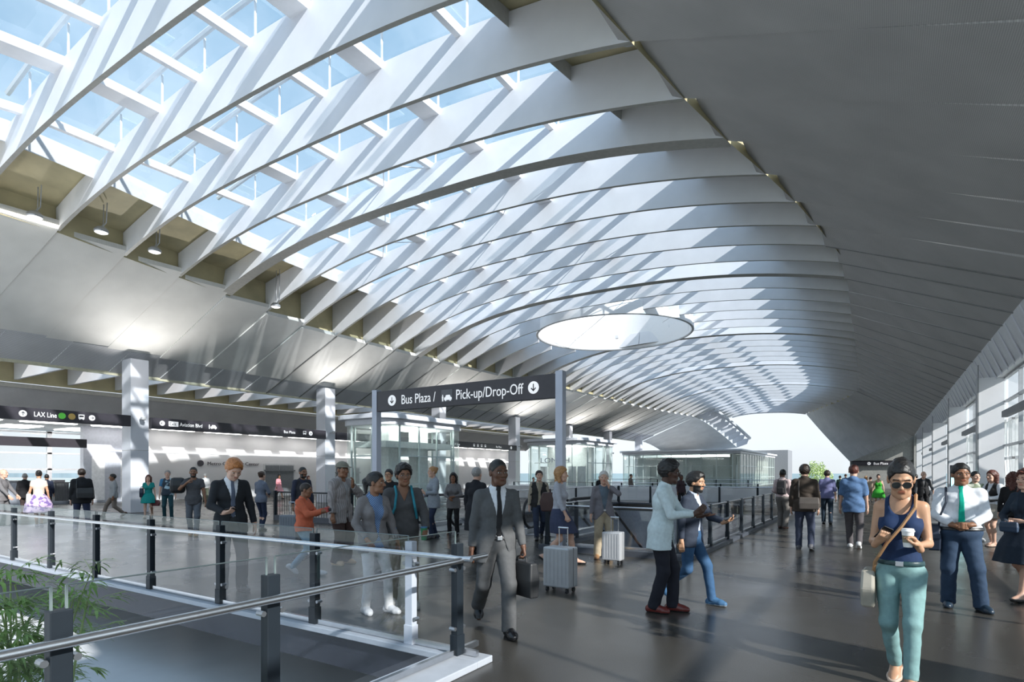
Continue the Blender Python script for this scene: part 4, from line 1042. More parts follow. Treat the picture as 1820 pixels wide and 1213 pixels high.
class Person: pass
def person(spec):
    """spec: foot pixel (u,v) or xy, height, face (0 looks at camera, 90 to picture's right, 180 away), pose and clothes"""
    g = spec.get
    if g('vh'):
        _p = on_floor(*g('px')); _d = _p[0]*VIEW[0]+_p[1]*VIEW[1]; spec['h'] = (CAM_H+(841-g('vh'))*_d/FPX)*g('hk', 1.0)
    H = g('h', 1.75); S = H/1.78
    x, y = g('xy') or on_floor(*g('px'))
    f = R(g('face', 0)); v = np.array([x, y-0.0]); v = v/np.linalg.norm(v)     # direction from the camera
    rgt = np.array([v[1], -v[0]])
    fw = -math.cos(f)*v+math.sin(f)*rgt
    rz = math.atan2(fw[1], fw[0])-PI/2
    fem = g('fem', False); bulk = g('bulk', 1.0); res = g('res', .012)
    sk = g('skin', 'light'); hc = g('hair', 'brown')
    SKM = mat('skin_'+sk, SKIN[sk], .45, noise=.04, nscale=14, spec=.4); HM = mat('hair_'+hc, HAIR[hc], .45, noise=.22, nscale=60, bump=.5)
    LIP = mat('lips_'+sk, tuple(min(1, c*k) for c, k in zip(SKIN[sk], (.95,.62,.62))), .4); EYW = mat('eye_white', (.50,.48,.46), .3, noise=.01); EYD = mat('eye_dark', (.02,.015,.012), .15)
    # ---- skeleton (for 1.78 m, scaled at the end)
    L1, L2 = .435, .425
    tw = R(g('twist', 0))
    lean = g('lean', (0, 0))             # forward, sideways lean of the trunk top
    feet = g('feet', [(-.11, 0, 0, 0), (.11, 0, 0, 0)])  # (x, y, lift, toe pitch deg)
    hipw = .084 if fem else .088
    hz = 9
    for sx, ft in zip((-1, 1), feet):
        an = np.array([ft[0], ft[1]-.0, .085+ft[2]]); dx = an[0]-sx*hipw; dy = an[1]-g('pelvis_y', 0)
        hz = min(hz, an[2]+math.sqrt(max(.3, ((L1+L2)*.992)**2-dx*dx-dy*dy)))
    hz = min(hz, .925)-g('sink', 0)
    py = g('pelvis_y', 0)
    HIP = [V3(-hipw, py, hz), V3(hipw, py, hz)]
    KN = []; AN = []
    for i, ft in enumerate(feet):
        an = V3(ft[0], ft[1], .085+ft[2]); out = (-.12 if i == 0 else .12)
        k, a = ik(HIP[i], an, L1, L2, (out, 1, .0)); KN.append(k); AN.append(a)
    P0 = V3(0, py, hz+.04); TOP = P0+V3(lean[1], lean[0], .47)
    def sp(t): return P0+(TOP-P0)*t
    ct, st = math.cos(tw), math.sin(tw)
    def tr(p): return V3(p[0]*ct-p[1]*st, p[0]*st+p[1]*ct, p[2])
    shw = (.150 if fem else .174)*(.6+.4*bulk)*g('shw', 1)
    SH = [TOP+tr((-shw, -.01, -.03)), TOP+tr((shw, -.01, -.03))]
    NECK = TOP+V3(0, .005, .055); hp = g('head', (0, 0, 0)); RM = rotm(*hp)
    hk_ = g('headk', 1.09); HC = NECK+V3(0, .012, .03)+RM@V3(0, .02, .107*(.4+.6*hk_)); 
    hands = g('hands', [(-.26, .06, .80), (.26, .06, .80)])
    poles = g('poles', [(-.5, -1, -.3), (.5, -1, -.3)])
    A1, A2 = .285, .255
    EL = []; WR = []
    for i in (0, 1):
        e, w_ = ik(SH[i], V3(*hands[i]), A1, A2, poles[i]); EL.append(e); WR.append(w_)
    hx = .88 if fem else 1.0
    # ---- primitive lists
    def torso(inf=0):
        b = bulk; w = (1.0 if not fem else .9)
        pr = [('e', P0+V3(0,-.005,.0), (.168*b+inf if not fem else .148*b+inf, .114*b+inf, .125+inf*.3)),
              ('e', sp(.30)+V3(0,.005*b,0), ((.150 if not fem else .127)*b+inf, (.105 if not fem else .095)*(b if b < 1.1 else b*1.1)+inf, .13)),
              ('e', sp(.66)+V3(0,.0,0), (.168*w*(.5+.5*b)+inf, .117*w*b+inf, .17)),
              ('c', SH[0]*.85+TOP*.15+V3(0,0,-.01), TOP+V3(0,-.01,.012), .050+inf*.6, .056+inf*.7, None), ('c', SH[1]*.85+TOP*.15+V3(0,0,-.01), TOP+V3(0,-.01,.012), .050+inf*.6, .056+inf*.7, None),
              ('c', TOP+V3(0,-.01,-.03), TOP+V3(0,-.005,.04), .075+inf*.6, .058+inf*.5, None)]
        if fem:
            for s in (-1, 1): pr.append(('e', sp(.62)+tr((s*.068, .085, 0)), (.062+inf, .055+inf, .062+inf)))
        return pr
    def arm(i, inf=0, t1=1.0, ext=0.0):
        k = (.80 if fem else .96)*(.75+.25*bulk)
        pr = [('c', SH[i], EL[i], .054*k+inf, .041*k+inf, None)]
        pr.append(('c', EL[i], WR[i], .041*k+inf, .026*k+inf*g('cuff_k', 1.0), None))
        return pr
    thk = g('thigh', 1.0)*(.96 if fem else 1.0)
    def leg(i, inf=0, inf2=None):
        inf2 = inf if inf2 is None else inf2
        k = (.8+.2*bulk)*thk
        calf = AN[i]+(KN[i]-AN[i])*.68+V3(0,-.012,0)
        return [('c', HIP[i]+V3(0,0,-.05), KN[i], .088*k+inf, .054*k+inf, None), ('c', KN[i], calf, .052*k+inf, .052*k+inf2, None), ('c', calf, AN[i], .052*k+inf2, .034+inf2, None)]
    def foot(i, inf=0):
        an = AN[i]; tp = R(feet[i][3] if len(feet[i]) > 3 else 0); ya = R(feet[i][4]) if len(feet[i]) > 4 else (-1 if i == 0 else 1)*R(8)
        d = V3(math.sin(ya)*math.cos(tp), math.cos(ya)*math.cos(tp), -math.sin(tp))
        up = V3(math.sin(ya)*math.sin(tp), math.cos(ya)*math.sin(tp), math.cos(tp)); lat = V3(math.cos(ya), -math.sin(ya), 0)
        heel = an-d*.045-up*.045; ball = an+d*.115-up*.052; toe = an+d*.165-up*.056
        return [('c', an+up*.01, heel, .036+inf, .034+inf, None), ('c', heel, ball+lat*.0, .034+inf, .038+inf, None), ('c', an, ball, .036+inf, .030+inf, None), ('c', ball-lat*.012, toe-lat*.005, .030+inf, .020+inf, None), ('c', ball+lat*.014, toe+lat*.012, .028+inf, .019+inf, None)]
    def ev(F, prims, k=.03, f=None):
        f = F.new() if f is None else f
        for p in prims:
            if p[0] == 'c': r = max(p[3], p[4])+k+.02; lo = np.minimum(p[1], p[2])-r; hi = np.maximum(p[1], p[2])+r
            else: r = max(p[2])+k+.02; lo = np.array(p[1])-r; hi = np.array(p[1])+r
            q = F.sub(lo, hi)
            if q is None: continue
            sl, X, Y, Z = q
            d = d_cap(X, Y, Z, p[1], p[2], p[3], p[4], p[5]) if p[0] == 'c' else d_ell(X, Y, Z, p[1], p[2])
            f[sl] = smin(f[sl], d.astype(np.float32), k)
        return f
    root = None; SCL = S
    objs = []
    def emitm(name, F, f, mats, mi=None, parent=None):
        P, Q = surf(F, f)
        if len(Q) == 0: return None
        o = np_mesh(name, P*SCL, Q, mats, mi(P, Q) if mi else None, parent); return o
    # ---- body: trunk and limbs, head, hands in one mesh
    pts = np.array([P0, TOP]+HIP+KN+AN+SH+EL+WR); lo = pts.min(0)-.24; hi = pts.max(0)+.24; lo[2] = max(-.03, lo[2])
    if hi[2] > NECK[2]: hi[2] = max(NECK[2]+.03, max(w_[2] for w_ in WR)+.06, max(e[2] for e in EL)+.08)
    F = Field(lo, hi, res)
    f = ev(F, torso(-.007), .05)
    for i in (0, 1):
        f = ev(F, leg(i, -.006 if g('bottom', 'pants') == 'pants' else 0), .035, f); f = ev(F, foot(i), .02, f); 
    fa = F.new()
    for i in (0, 1): fa = ev(F, arm(i), .02, fa)
    f = smin(f, fa, .025)
    f = ev(F, [('c', TOP+V3(0,-.005,0), NECK+V3(0,.008,.06), (.056 if not fem else .046), (.050 if not fem else .043), None)], .03, f)
    Z = F.ax[2][None,None,:]
    near_neck = Z > NECK[2]+.025
    parts = []; Pb, Qb = surf(F, np.where(near_neck & (np.abs(F.ax[0][:,None,None]-NECK[0]) < .11) & (np.abs(F.ax[1][None,:,None]-NECK[1]) < .13), 1.0, f)); parts.append((Pb, Qb, np.zeros(len(Qb), int)))
    # head in its own finer grid, turned with RM
    hres = g('hres', .006); hh = Field((-.13,-.15,-.20), (.13,.16,.16), hres)
    X, Y, Z = np.meshgrid(*hh.ax, indexing='ij', sparse=True)
    def E(c, r): return d_ell(X, Y, Z, c, r)
    def C(a, b, ra, rb): return d_cap(X, Y, Z, a, b, ra, rb)
    hs = E((0,-.012,.035), (.076*hx,.096,.088)); hs = smin(hs, E((0,.022,-.03), (.062*hx,.068,.082)), .03)
    hs = smin(hs, C((-.03*hx,.045,-.082), (.03*hx,.045,-.082), .026, .026), .03)       # jaw
    hs = smin(hs, E((0,.068,-.098), (.022,.020,.018)), .02)                            # chin
    for s in (-1, 1):
        hs = smin(hs, E((s*.040*hx,.062,-.018), (.026,.022,.024)), .02)               # cheek
        hs = smin(hs, C((s*.012,.088,.030), (s*.05*hx,.074,.026), .009, .009), .012)   # brow
        hs = smin(hs, E((s*.079*hx,-.006,-.004), (.010,.020,.032)), .008)              # ear
        hs = -smin(-hs, d_cap(X, Y, Z, (s*.031*hx,.105,.006), (s*.033*hx,.1,.006), .019, .019), .012)   # socket
    nb = .0 if sk in ('light','tan') else .004
    hs = smin(hs, C((0,.088,.012), (0,.110,-.022), .008, .011+nb), .010)
    for s in (-1, 1): hs = smin(hs, E((s*(.011+nb),.100,-.027), (.009,.010,.008)), .006)
    hs = smin(hs, C((-.018,.084,-.050), (.018,.084,-.050), .0075, .0075), .006); hs = smin(hs, C((-.015,.083,-.060), (.015,.083,-.060), .008, .008), .006)
    eyes = [d_cap(X, Y, Z, (s*.031*hx,.0745,.006), (s*.031*hx,.0745,.006), .0135, .0135) for s in (-1, 1)]
    hs = np.minimum(hs, np.minimum(eyes[0], eyes[1]))
    nd = RM.T@(NECK+V3(0,.0,-.05)-HC)/hk_
    neckd = d_cap(X, Y, Z, nd, (0,-.025,-.06), (.056 if not fem else .046), (.050 if not fem else .043)); hs = smin(hs, neckd, .02)
    Ph, Qh = surf(hh, hs); cen = Ph[Qh].mean(1); mh = np.zeros(len(Qh), int)
    for s in (-1, 1):
        dd = np.linalg.norm(cen-np.array([s*.031*hx,.0745,.006]), axis=1); on = (dd < .0160) & (np.abs(cen[:,2]-.006) < .0042) & (np.abs(cen[:,0]-s*.031*hx) < .0125); mh[on] = 2
        mh[on & (np.hypot(cen[:,0]-s*.031*hx, cen[:,2]-.006) < .0072)] = 3
        mh[(np.abs(cen[:,2]-.029+.1*(np.abs(cen[:,0])-.034)) < .0036) & (np.abs(cen[:,0]-s*.034*hx) < .017) & (cen[:,1] > .06)] = 4
    mh[(np.abs(cen[:,2]+.055) < .0115) & (np.abs(cen[:,0]) < .022-(np.abs(cen[:,2]+.055))*.8) & (cen[:,1] > .076)] = 1
    if g('beard'):
        bm = (cen[:,2] < -.028) & (cen[:,2] > -.125) & (cen[:,1] > -.01) & ((cen[:,2] < -.075) | (np.abs(cen[:,0]) > .036) | ((cen[:,2] > -.044) & (cen[:,1] > .07) & (np.abs(cen[:,0]) < .028)))
        mh[bm & (mh == 0)] = 4
    Ph = (Ph*hk_)@RM.T+HC; parts.append((Ph, Qh, mh))
    # hands
    grips = g('grip', ['relax', 'relax']); hd = g('hdir', [None, None]); hn = g('hnorm', [None, None])
    HM_ = []
    for i in (0, 1):
        sx = -1 if i == 0 else 1
        d = unit(WR[i]-EL[i]) if hd[i] is None else unit(hd[i])
        nrm = unit(hn[i]) if hn[i] is not None else unit(V3(-sx, -.25, 0))     # where the palm looks
        nrm = unit(nrm-d*(nrm@d)); side = np.cross(nrm, d)*sx*1.0                    # towards the thumb
        if hn[i] is None and side[1] < 0 and d[2] < 0: side = side
        hk = (.92 if fem else 1.0)*g('handk', 1.0)
        w0 = WR[i]
        def W(a, b, c): return w0+(d*a+side*b+nrm*c)*hk
        curl = {'relax': .45, 'flat': .12, 'fist': 1.35, 'hold': .95, 'cup': .75}[grips[i]]
        pr = [('c', w0-d*.04, W(.02,0,0), .0255, .026, None)]
        for q in (-.024, -.008, .009, .025): pr.append(('c', W(.015,q*.7,0), W(.082,q,0.0), .0165, .0135, None))
        fl = [.060, .070, .076, .068]
        for q, L_ in zip((-.029, -.0105, .0095, .029), fl):
            a = W(.084, q, .0); ang = curl*.55
            b = a+(d*math.cos(ang)+nrm*math.sin(ang))*L_*.45*hk; ang += curl*.75
            c = b+(d*math.cos(ang)+nrm*math.sin(ang))*L_*.32*hk; ang += curl*.5
            e = c+(d*math.cos(ang)+nrm*math.sin(ang))*L_*.24*hk
            pr += [('c', a, b, .0098, .0090, None), ('c', b, c, .0090, .0082, None), ('c', c, e, .0082, .0070, None)]
        t0 = W(.025, .022, .004); t1 = W(.055, .050, .012+.012*curl); t2 = W(.082, .056-.012*curl, .018+.022*curl); t3 = W(.102, .056-.02*curl, .020+.03*curl)
        pr += [('c', t0, t1, .0155, .0125, None), ('c', t1, t2, .0115, .0100, None), ('c', t2, t3, .0098, .0078, None)]
        c = W(.08, 0, 0); hf = Field(c-.15, c+.15, g('fres', .0055)); ff = ev(hf, pr, .006)
        k_ = (.80 if fem else .96)*(.75+.25*bulk); ff = ev(hf, [('c', EL[i], WR[i], .041*k_, .0255*k_, None)], .012, ff)
        Pq, Qq = surf(hf, ff)
        # keep only what lies past the lower forearm
        if len(Qq): keep = ((Pq[Qq].mean(1)-w0)@unit(WR[i]-EL[i])) > -.06; Qq = Qq[keep]
        parts.append((Pq, Qq, np.zeros(len(Qq), int))); HM_.append((w0, d, side, nrm, hk))
    n = 0; Ps = []; Qs = []; Ms = []
    for (a, b, c) in parts: Ps.append(a); Qs.append(b+n); Ms.append(c); n += len(a)
    body = np_mesh('person', np.concatenate(Ps)*SCL, np.concatenate(Qs), [SKM, LIP, EYW, EYD, HM], np.concatenate(Ms))
    body.location = (x, y, 0); body.rotation_euler = (0, 0, rz); tag(body, spec['label'], 'person', g('group'))
    par = body
    # ---- clothes
    F2h = g('cres', res)
    def grid(zlo, zhi, pad=.10):
        l = pts.min(0)-.26; h_ = pts.max(0)+.26; l[2] = zlo-.02; h_[2] = zhi+.02; return Field(l, h_, F2h)
    def folds(F, f, amp, seed=0, sc=1.0):
        X, Y, Z = np.meshgrid(*F.ax, indexing='ij', sparse=True)
        w = np.sin(X*31*sc+seed+2.2*np.sin(Z*17*sc+seed))*np.sin(Z*38*sc+1.7*seed+1.5*np.sin(Y*23*sc))*.6+np.sin((X+Y)*19*sc+Z*29*sc+seed)*.5
        return f+amp*w.astype(np.float32)
    sd_ = (sum(map(ord, spec['label'])) % 97)*.37
    bot = g('bottom', 'pants'); waist = hz+g('rise', .075)
    if bot in ('pants', 'shorts'):
        li = g('leg_inf', .016); F = grid(0, waist+.05)
        f = F.new()
        cut = g('pant_cut', 1.0) if bot == 'pants' else g('short_cut', .38)
        for i in (0, 1):
            k_l = (.8+.2*bulk)*thk; fl = ev(F, [('c', HIP[i]+V3(0,0,-.055), KN[i], .087*k_l+li, .056*k_l+li, None), ('c', KN[i], AN[i]-V3(0,0,.03), .055*k_l+li, .040+li+g('flare', .006), None)], .03)
            X, Y, Z = np.meshgrid(*F.ax, indexing='ij', sparse=True)
            if bot == 'pants':
                u = unit(KN[i]-AN[i]); c = AN[i]+u*g('hem_up', -.035)
            else: u = unit(HIP[i]-KN[i]); c = HIP[i]+(KN[i]-HIP[i])*cut/.5*.9
            pl = -((X-c[0])*u[0]+(Y-c[1])*u[1]+(Z-c[2])*u[2])
            fl = np.maximum(fl, pl.astype(np.float32)); f = np.minimum(f, fl) if i else fl
        pel = ev(F, [('e', P0+V3(0,-.005,-.03), ((.176 if not fem else .152)*bulk+li*.6, (.125 if not fem else .118)*bulk+li*.6, (.13 if not fem else .112))), ('e', sp(.2), ((.150 if not fem else .132)*bulk+.012, (.108 if not fem else .10)*bulk+.012, .12))], .03)
        f = smin(f, pel, .03)
        f = smin(f, ev(F, torso(.006)[:1], .03), .02)
        X, Y, Z = np.meshgrid(*F.ax, indexing='ij', sparse=True)
        f = folds(F, f, g('fold', .0035), sd_); f = np.maximum(f, (Z-waist).astype(np.float32))
        emitm('trousers' if bot == 'pants' else 'shorts', F, f, cloth(*g('bcol')), parent=par)
        if g('belt'):
            Fb = Field((-.26,py-.26,waist-.05), (.26,py+.26,waist+.03), .008)
            fb = ev(Fb, [q_ for q_ in torso(.018)[:2]]+[('e', P0+V3(0,-.005,-.03), ((.176 if not fem else .152)*bulk+li*.6+.010, (.125 if not fem else .118)*bulk+li*.6+.010, (.13 if not fem else .112)+.010)), ('e', sp(.2), ((.150 if not fem else .132)*bulk+.024, (.108 if not fem else .10)*bulk+.024, .13))], .03)
            X, Y, Z = np.meshgrid(*Fb.ax, indexing='ij', sparse=True); fb = np.maximum(fb, np.abs(Z-(waist-.018))-.018)
            emitm('belt', Fb, fb.astype(np.float32), mat('belt_'+'%s' % (g('belt'),), (.02,.02,.022) if g('belt') == 'black' else (.015,.05,.055), .4), parent=par)
            mb = MB(); yb = (.125*bulk+li*.6+.016)+py; mb.box(-.026*S, .026*S, (yb-.012)*S, (yb+.004)*S, (waist-.038)*S, (waist+.002)*S); mb.build('buckle', STEEL, par, bevel=.003)
    if bot in ('skirt', 'dress'):
        ln = g('skirt_z', hz-.42); fl_ = g('skirt_flare', .05); F = grid(ln, waist+.05)
        X, Y, Z = np.meshgrid(*F.ax, indexing='ij', sparse=True)
        t = np.clip((waist-Z)/(waist-ln), 0, 1); cx = 0; kc = (KN[0]+KN[1])/2
        cy = py+(kc[1]-py)*t*.8; spr = abs(KN[0][1]-KN[1][1])*.5
        rx = .162*bulk+(.05+fl_)*np.clip(t*1.9, 0, 1)**.6+fl_*t*.6; ry = .130*bulk+(.035+fl_*.7)*np.clip(t*1.9, 0, 1)**.6+fl_*t*.5+spr*.75*t
        an_ = np.arctan2(Y-cy, X); k = np.sqrt((X/rx)**2+((Y-cy)/ry)**2); rip = 1+.035*t*np.sin(an_*9+sd_)
        d = (k/rip-1)*.11; d = np.maximum(d, np.maximum(ln-Z, Z-waist-.03))
        emitm('skirt', F, d.astype(np.float32), cloth(*g('bcol')), parent=par)
    # upper garments
    def upper(name, inf, ainf, hem, sleeve, colr, neck='crew', open_=None, flare=.0, cuff=None, amp=.003, only=None, k=.04, straps=None, hemcurve=0, zcap=None, cull=None):
        top = TOP[2]+.12; zl = min(hem, min(w_[2] for w_ in WR)-.05)
        F = grid(zl-.02, max(top, max(w_[2] for w_ in WR)+.08, max(e[2] for e in EL)+.1)); X, Y, Z = np.meshgrid(*F.ax, indexing='ij', sparse=True)
        pr = torso(inf)
        if hem < hz-.02: pr += [('c', P0+V3(0,0,-.02), V3(0, py, hem), .150+inf+flare*.5, .152+inf+flare, (1.14*bulk, .80*bulk, 1))]
        f = ev(F, pr, k)
        f = np.maximum(f, (hem+hemcurve*(np.abs(X)-.1)-Z).astype(np.float32)) if hemcurve == 0 else np.maximum(f, (hem+hemcurve*np.clip(np.abs(X)-.02,0,.2)*(-1)-Z).astype(np.float32))
        if sleeve > 0:
            for i in (0, 1):
                fa = None
                if sleeve <= 1: c = SH[i]+(EL[i]-SH[i])*sleeve; u = unit(EL[i]-SH[i])
                else: c = EL[i]+(WR[i]-EL[i])*(sleeve-1); u = unit(WR[i]-EL[i])
                pl = ((X-c[0])*u[0]+(Y-c[1])*u[1]+(Z-c[2])*u[2]).astype(np.float32)
                if sleeve > 1:
                    up_ = ev(F, arm(i, ainf)[:1], .02); fo = ev(F, arm(i, ainf)[1:], .02); fa = smin(up_, np.maximum(fo, pl), .02)
                else: fa = np.maximum(ev(F, arm(i, ainf)[:1], .02), pl)
                f = smin(f, fa, .03)
        if amp: f = folds(F, f, amp, sd_+2)
        nb_ = NECK-V3(0,0,.012)
        if neck == 'crew': f = np.maximum(f, -(d_cap(X, Y, Z, nb_+V3(0,.02,.0), nb_+V3(0,.01,.2), .064, .08)).astype(np.float32))
        if neck == 'collar':
            f = np.maximum(f, -(d_cap(X, Y, Z, nb_+V3(0,.03,.035), nb_+V3(0,.02,.25), .058, .08)).astype(np.float32))
        if neck == 'scoop':
            f = np.maximum(f, -(d_cap(X, Y, Z, nb_+V3(0,.10,-.055), nb_+V3(0,-.02,.2), .082, .10)).astype(np.float32))
        if neck == 'vee':
            f = np.maximum(f, -(d_cap(X, Y, Z, nb_+V3(0,.02,.0), nb_+V3(0,.01,.2), .062, .08)).astype(np.float32))
            xx = X-NECK[0]; wv = np.maximum(np.abs(xx)-(Z-(TOP[2]-.13))*.42, -(Y-NECK[1]+.0)); f = np.maximum(f, -wv.astype(np.float32))
        if straps:   # bare shoulders
            xx = np.abs(X-NECK[0]); f = np.maximum(f, np.where(Z > TOP[2]-.115, xx-straps, -1).astype(np.float32))
            f = np.maximum(f, np.where(Z > TOP[2]-.14, .045-xx, -1).astype(np.float32)) if neck == 'scoop0' else f
        if open_:
            zb, wt, wb = open_    # button height, half width at the top, half width at the hem
            xx = X-NECK[0]*np.clip((Z-P0[2])/(TOP[2]-P0[2]), 0, 1); fwy = (X*(-st)+(Y-py)*ct)
            zt_ = TOP[2]+.03; up = np.clip((Z-zb)/(zt_-zb), 0, 1)*wt; dn = np.clip((zb-Z)/(zb-hem+.001), 0, 1)*wb
            wv = np.maximum(np.abs(xx)-np.maximum(up, dn)-.002, -fwy+.0); f = np.maximum(f, -wv.astype(np.float32))
            f = np.maximum(f, -(d_cap(X, Y, Z, nb_+V3(0,.03,.04), nb_+V3(0,.02,.25), .062, .085)).astype(np.float32))
        return emitm(name, F, f, cloth(*colr), parent=par)
    tops = g('tops', [])
    for t in tops:
        t = dict(t); t.setdefault('inf', .014); t.setdefault('ainf', .014); t.setdefault('hem', -.02); t.setdefault('sleeve', 1.95)
        upper(t['name'], t['inf'], t['ainf'], hz+t['hem'], t['sleeve'], t['col'], t.get('neck', 'crew'), t.get('open'), t.get('flare', 0), amp=t.get('amp', .003), straps=t.get('straps'), hemcurve=t.get('hemcurve', 0))
    if g('collar'):   # folded shirt collar
        Fc = Field(NECK-.12, NECK+.12, .006); X, Y, Z = np.meshgrid(*Fc.ax, indexing='ij', sparse=True)
        d = d_cap(X, Y, Z, NECK+V3(0,-.002,-.03), NECK+V3(0,.006,.045), .074, .060); d = np.maximum(d, np.abs(Z-NECK[2]-.004+(Y-NECK[1])*.42)-.026)
        d = np.maximum(d, -(d_cap(X, Y, Z, NECK+V3(0,-.002,-.05), NECK+V3(0,.008,.08), .058*hx+.004, .050*hx+.004)))
        d = np.maximum(d, -np.maximum(np.abs(X-NECK[0])-np.clip((.055-(Z-NECK[2]+.02))*.35,0,1), -(Y-NECK[1])+.0))
        emitm('collar', Fc, d.astype(np.float32), cloth(*g('collar')), parent=par)
    if g('tie'):
        tz = g('tie_end', hz+.05); pr = torso(g('tie_off', .024)); Ft = Field((NECK[0]-.07+min(0, lean[1]), min(NECK[1], py)-.02, tz-.02), (NECK[0]+.07, max(NECK[1], py)+.26, NECK[2]+.05), .006)
        ft = ev(Ft, pr+[('c', TOP+V3(0,-.005,0), NECK+V3(0,.012,.03), .070, .062, None)], .05); X, Y, Z = np.meshgrid(*Ft.ax, indexing='ij', sparse=True)
        tt = np.clip((NECK[2]-Z)/(NECK[2]-tz), 0, 1); wd = .017+.020*tt; wd = np.where(tt < .07, .024-.06*tt, wd); wd = np.where(Z < tz+.05, np.maximum((Z-tz)*.75, -.01), wd)
        cx = NECK[0]*(1-tt)+g('tie_dx', 0)*tt
        shell = np.maximum(ft, -(ft+.012)); dd = np.maximum(np.maximum(shell, np.abs(X-cx)-wd), np.maximum(-(Y-py-.03), np.maximum(Z-NECK[2]-.012, tz-Z)))
        emitm('tie', Ft, dd.astype(np.float32), cloth(*g('tie')), parent=par)
    # ---- shoes
    if g('shoes'):
        lab = g('shoe_label')
        for i in (0, 1):
            an = AN[i]; Fs = Field(an-V3(.16,.24,.16), an+V3(.16,.30,.14), .0085); fs = ev(Fs, foot(i, .010), .02)
            X, Y, Z = np.meshgrid(*Fs.ax, indexing='ij', sparse=True)
            tp = R(feet[i][3] if len(feet[i]) > 3 else 0); ya = R(feet[i][4]) if len(feet[i]) > 4 else (-1 if i == 0 else 1)*R(8)
            up = V3(math.sin(ya)*math.sin(tp), math.cos(ya)*math.sin(tp), math.cos(tp)); rel = (X-an[0])*up[0]+(Y-an[1])*up[1]+(Z-an[2])*up[2]
            fs = np.maximum(fs, (-.0855-rel)); fs = np.maximum(fs, rel-g('shoe_top', .018))
            o = emitm('shoe', Fs, fs.astype(np.float32), [mat('shoe_%s' % g('shoes')[0], g('shoes')[1], g('shoes')[2] if len(g('shoes')) > 2 else .45, noise=.08), mat('sole_%s' % g('shoes')[0], g('shoes')[3] if len(g('shoes')) > 3 else (.03,.03,.03), .6)],
                      mi=lambda P, Q: ((P[Q].mean(1)-an)@up < -.068).astype(int), parent=par)
    # ---- hair
    st_ = g('hstyle', 'short')
    if st_ != 'bald':
        hh = Field((-.17,-.26,-.40) if st_ in ('long','pony','bob','curly') else (-.14,-.16,-.15), (.17,.17,.17), .0085); X, Y, Z = np.meshgrid(*hh.ax, indexing='ij', sparse=True)
        th = {'short': .012, 'crop': .005, 'thick': .022, 'afro': .024, 'bob': .020, 'long': .018, 'pony': .010, 'bun': .009, 'curly': .026, 'cap': .014}[st_]
        d = d_ell(X, Y, Z, (0,-.014,.038), (.076*hx+th, .096+th, .088+th))
        if st_ == 'thick': d = smin(d, d_ell(X, Y, Z, (0,.035,.10), (.055,.05,.035)), .03)
        if st_ == 'afro': d = smin(d, d_ell(X, Y, Z, (0,-.01,.085), (.07,.082,.062)), .03)
        if st_ == 'bun': d = np.minimum(d, d_ell(X, Y, Z, (0,-.10,.075), (.045,.04,.04)))
        n_ = (.80, -.60); lim = .80*.083-.60*.072-.004 if st_ not in ('crop',) else .80*.080-.60*.078
        cutp = n_[0]*Y+n_[1]*Z-lim
        d = np.maximum(d, cutp)
        d = np.maximum(d, -(Z+.085))
        if st_ in ('short','thick','crop','afro','cap'):
            d = np.maximum(d, -d_ell(X, Y, Z, (.085,.02,-.03), (.03,.045,.045))); d = np.maximum(d, -d_ell(X, Y, Z, (-.085,.02,-.03), (.03,.045,.045)))
        if st_ == 'pony':
            d = np.minimum(d, d_cap(X, Y, Z, (0,-.10,.055), (0,-.130,.01), .026, .036)); d = smin(d, d_cap(X, Y, Z, (0,-.130,.01), (0,-.12,-.13), .036, .014), .02)
        if st_ in ('long', 'curly'):
            e = -.24 if st_ == 'long' else -.20
            dd = smin(d_cap(X, Y, Z, (-.065,-.045,.03), (-.075,-.04,e), .045, .035), d_cap(X, Y, Z, (.065,-.045,.03), (.075,-.04,e), .045, .035), .05); dd = smin(dd, d_cap(X, Y, Z, (0,-.075,.03), (0,-.095,e), .055, .05), .05)
            d = smin(d, dd, .03)
        if st_ == 'bob':
            dd = smin(d_cap(X, Y, Z, (-.07,-.03,.02), (-.075,-.01,-.11), .034, .028), d_cap(X, Y, Z, (.07,-.03,.02), (.075,-.01,-.11), .034, .028), .04); dd = smin(dd, d_cap(X, Y, Z, (0,-.07,.02), (0,-.07,-.11), .05, .045), .05)
            d = smin(d, dd, .03)
        am = {'crop': .001, 'cap': 0, 'afro': .006, 'curly': .010}.get(st_, .004)
        d = d+am*np.sin(X*95+3*np.sin(Z*40))*np.sin(Z*80+2*np.sin(Y*50)+1)*(1 if st_ in ('afro','curly') else .8)
        P, Q = surf(hh, d.astype(np.float32)); np_mesh('hair', ((P*hk_)@RM.T+HC)*SCL, Q, HM, None, par)
    if g('cap'):
        hh = Field((-.14,-.16,-.02), (.14,.22,.18), .0075); X, Y, Z = np.meshgrid(*hh.ax, indexing='ij', sparse=True)
        d = d_ell(X, Y, Z, (0,-.012,.045), (.098*hx,.118,.098)); d = np.maximum(d, .045-Z)
        br = np.maximum(d_ell(X, Y, Z, (0,.09,.05), (.075,.095,.03)), np.maximum(np.abs(Z-.052)-.007, .05-Y)); d = np.minimum(d, br)
        P, Q = surf(hh, d.astype(np.float32)); np_mesh('cap', ((P*hk_)@RM.T+HC)*SCL, Q, cloth(*g('cap')), None, par)
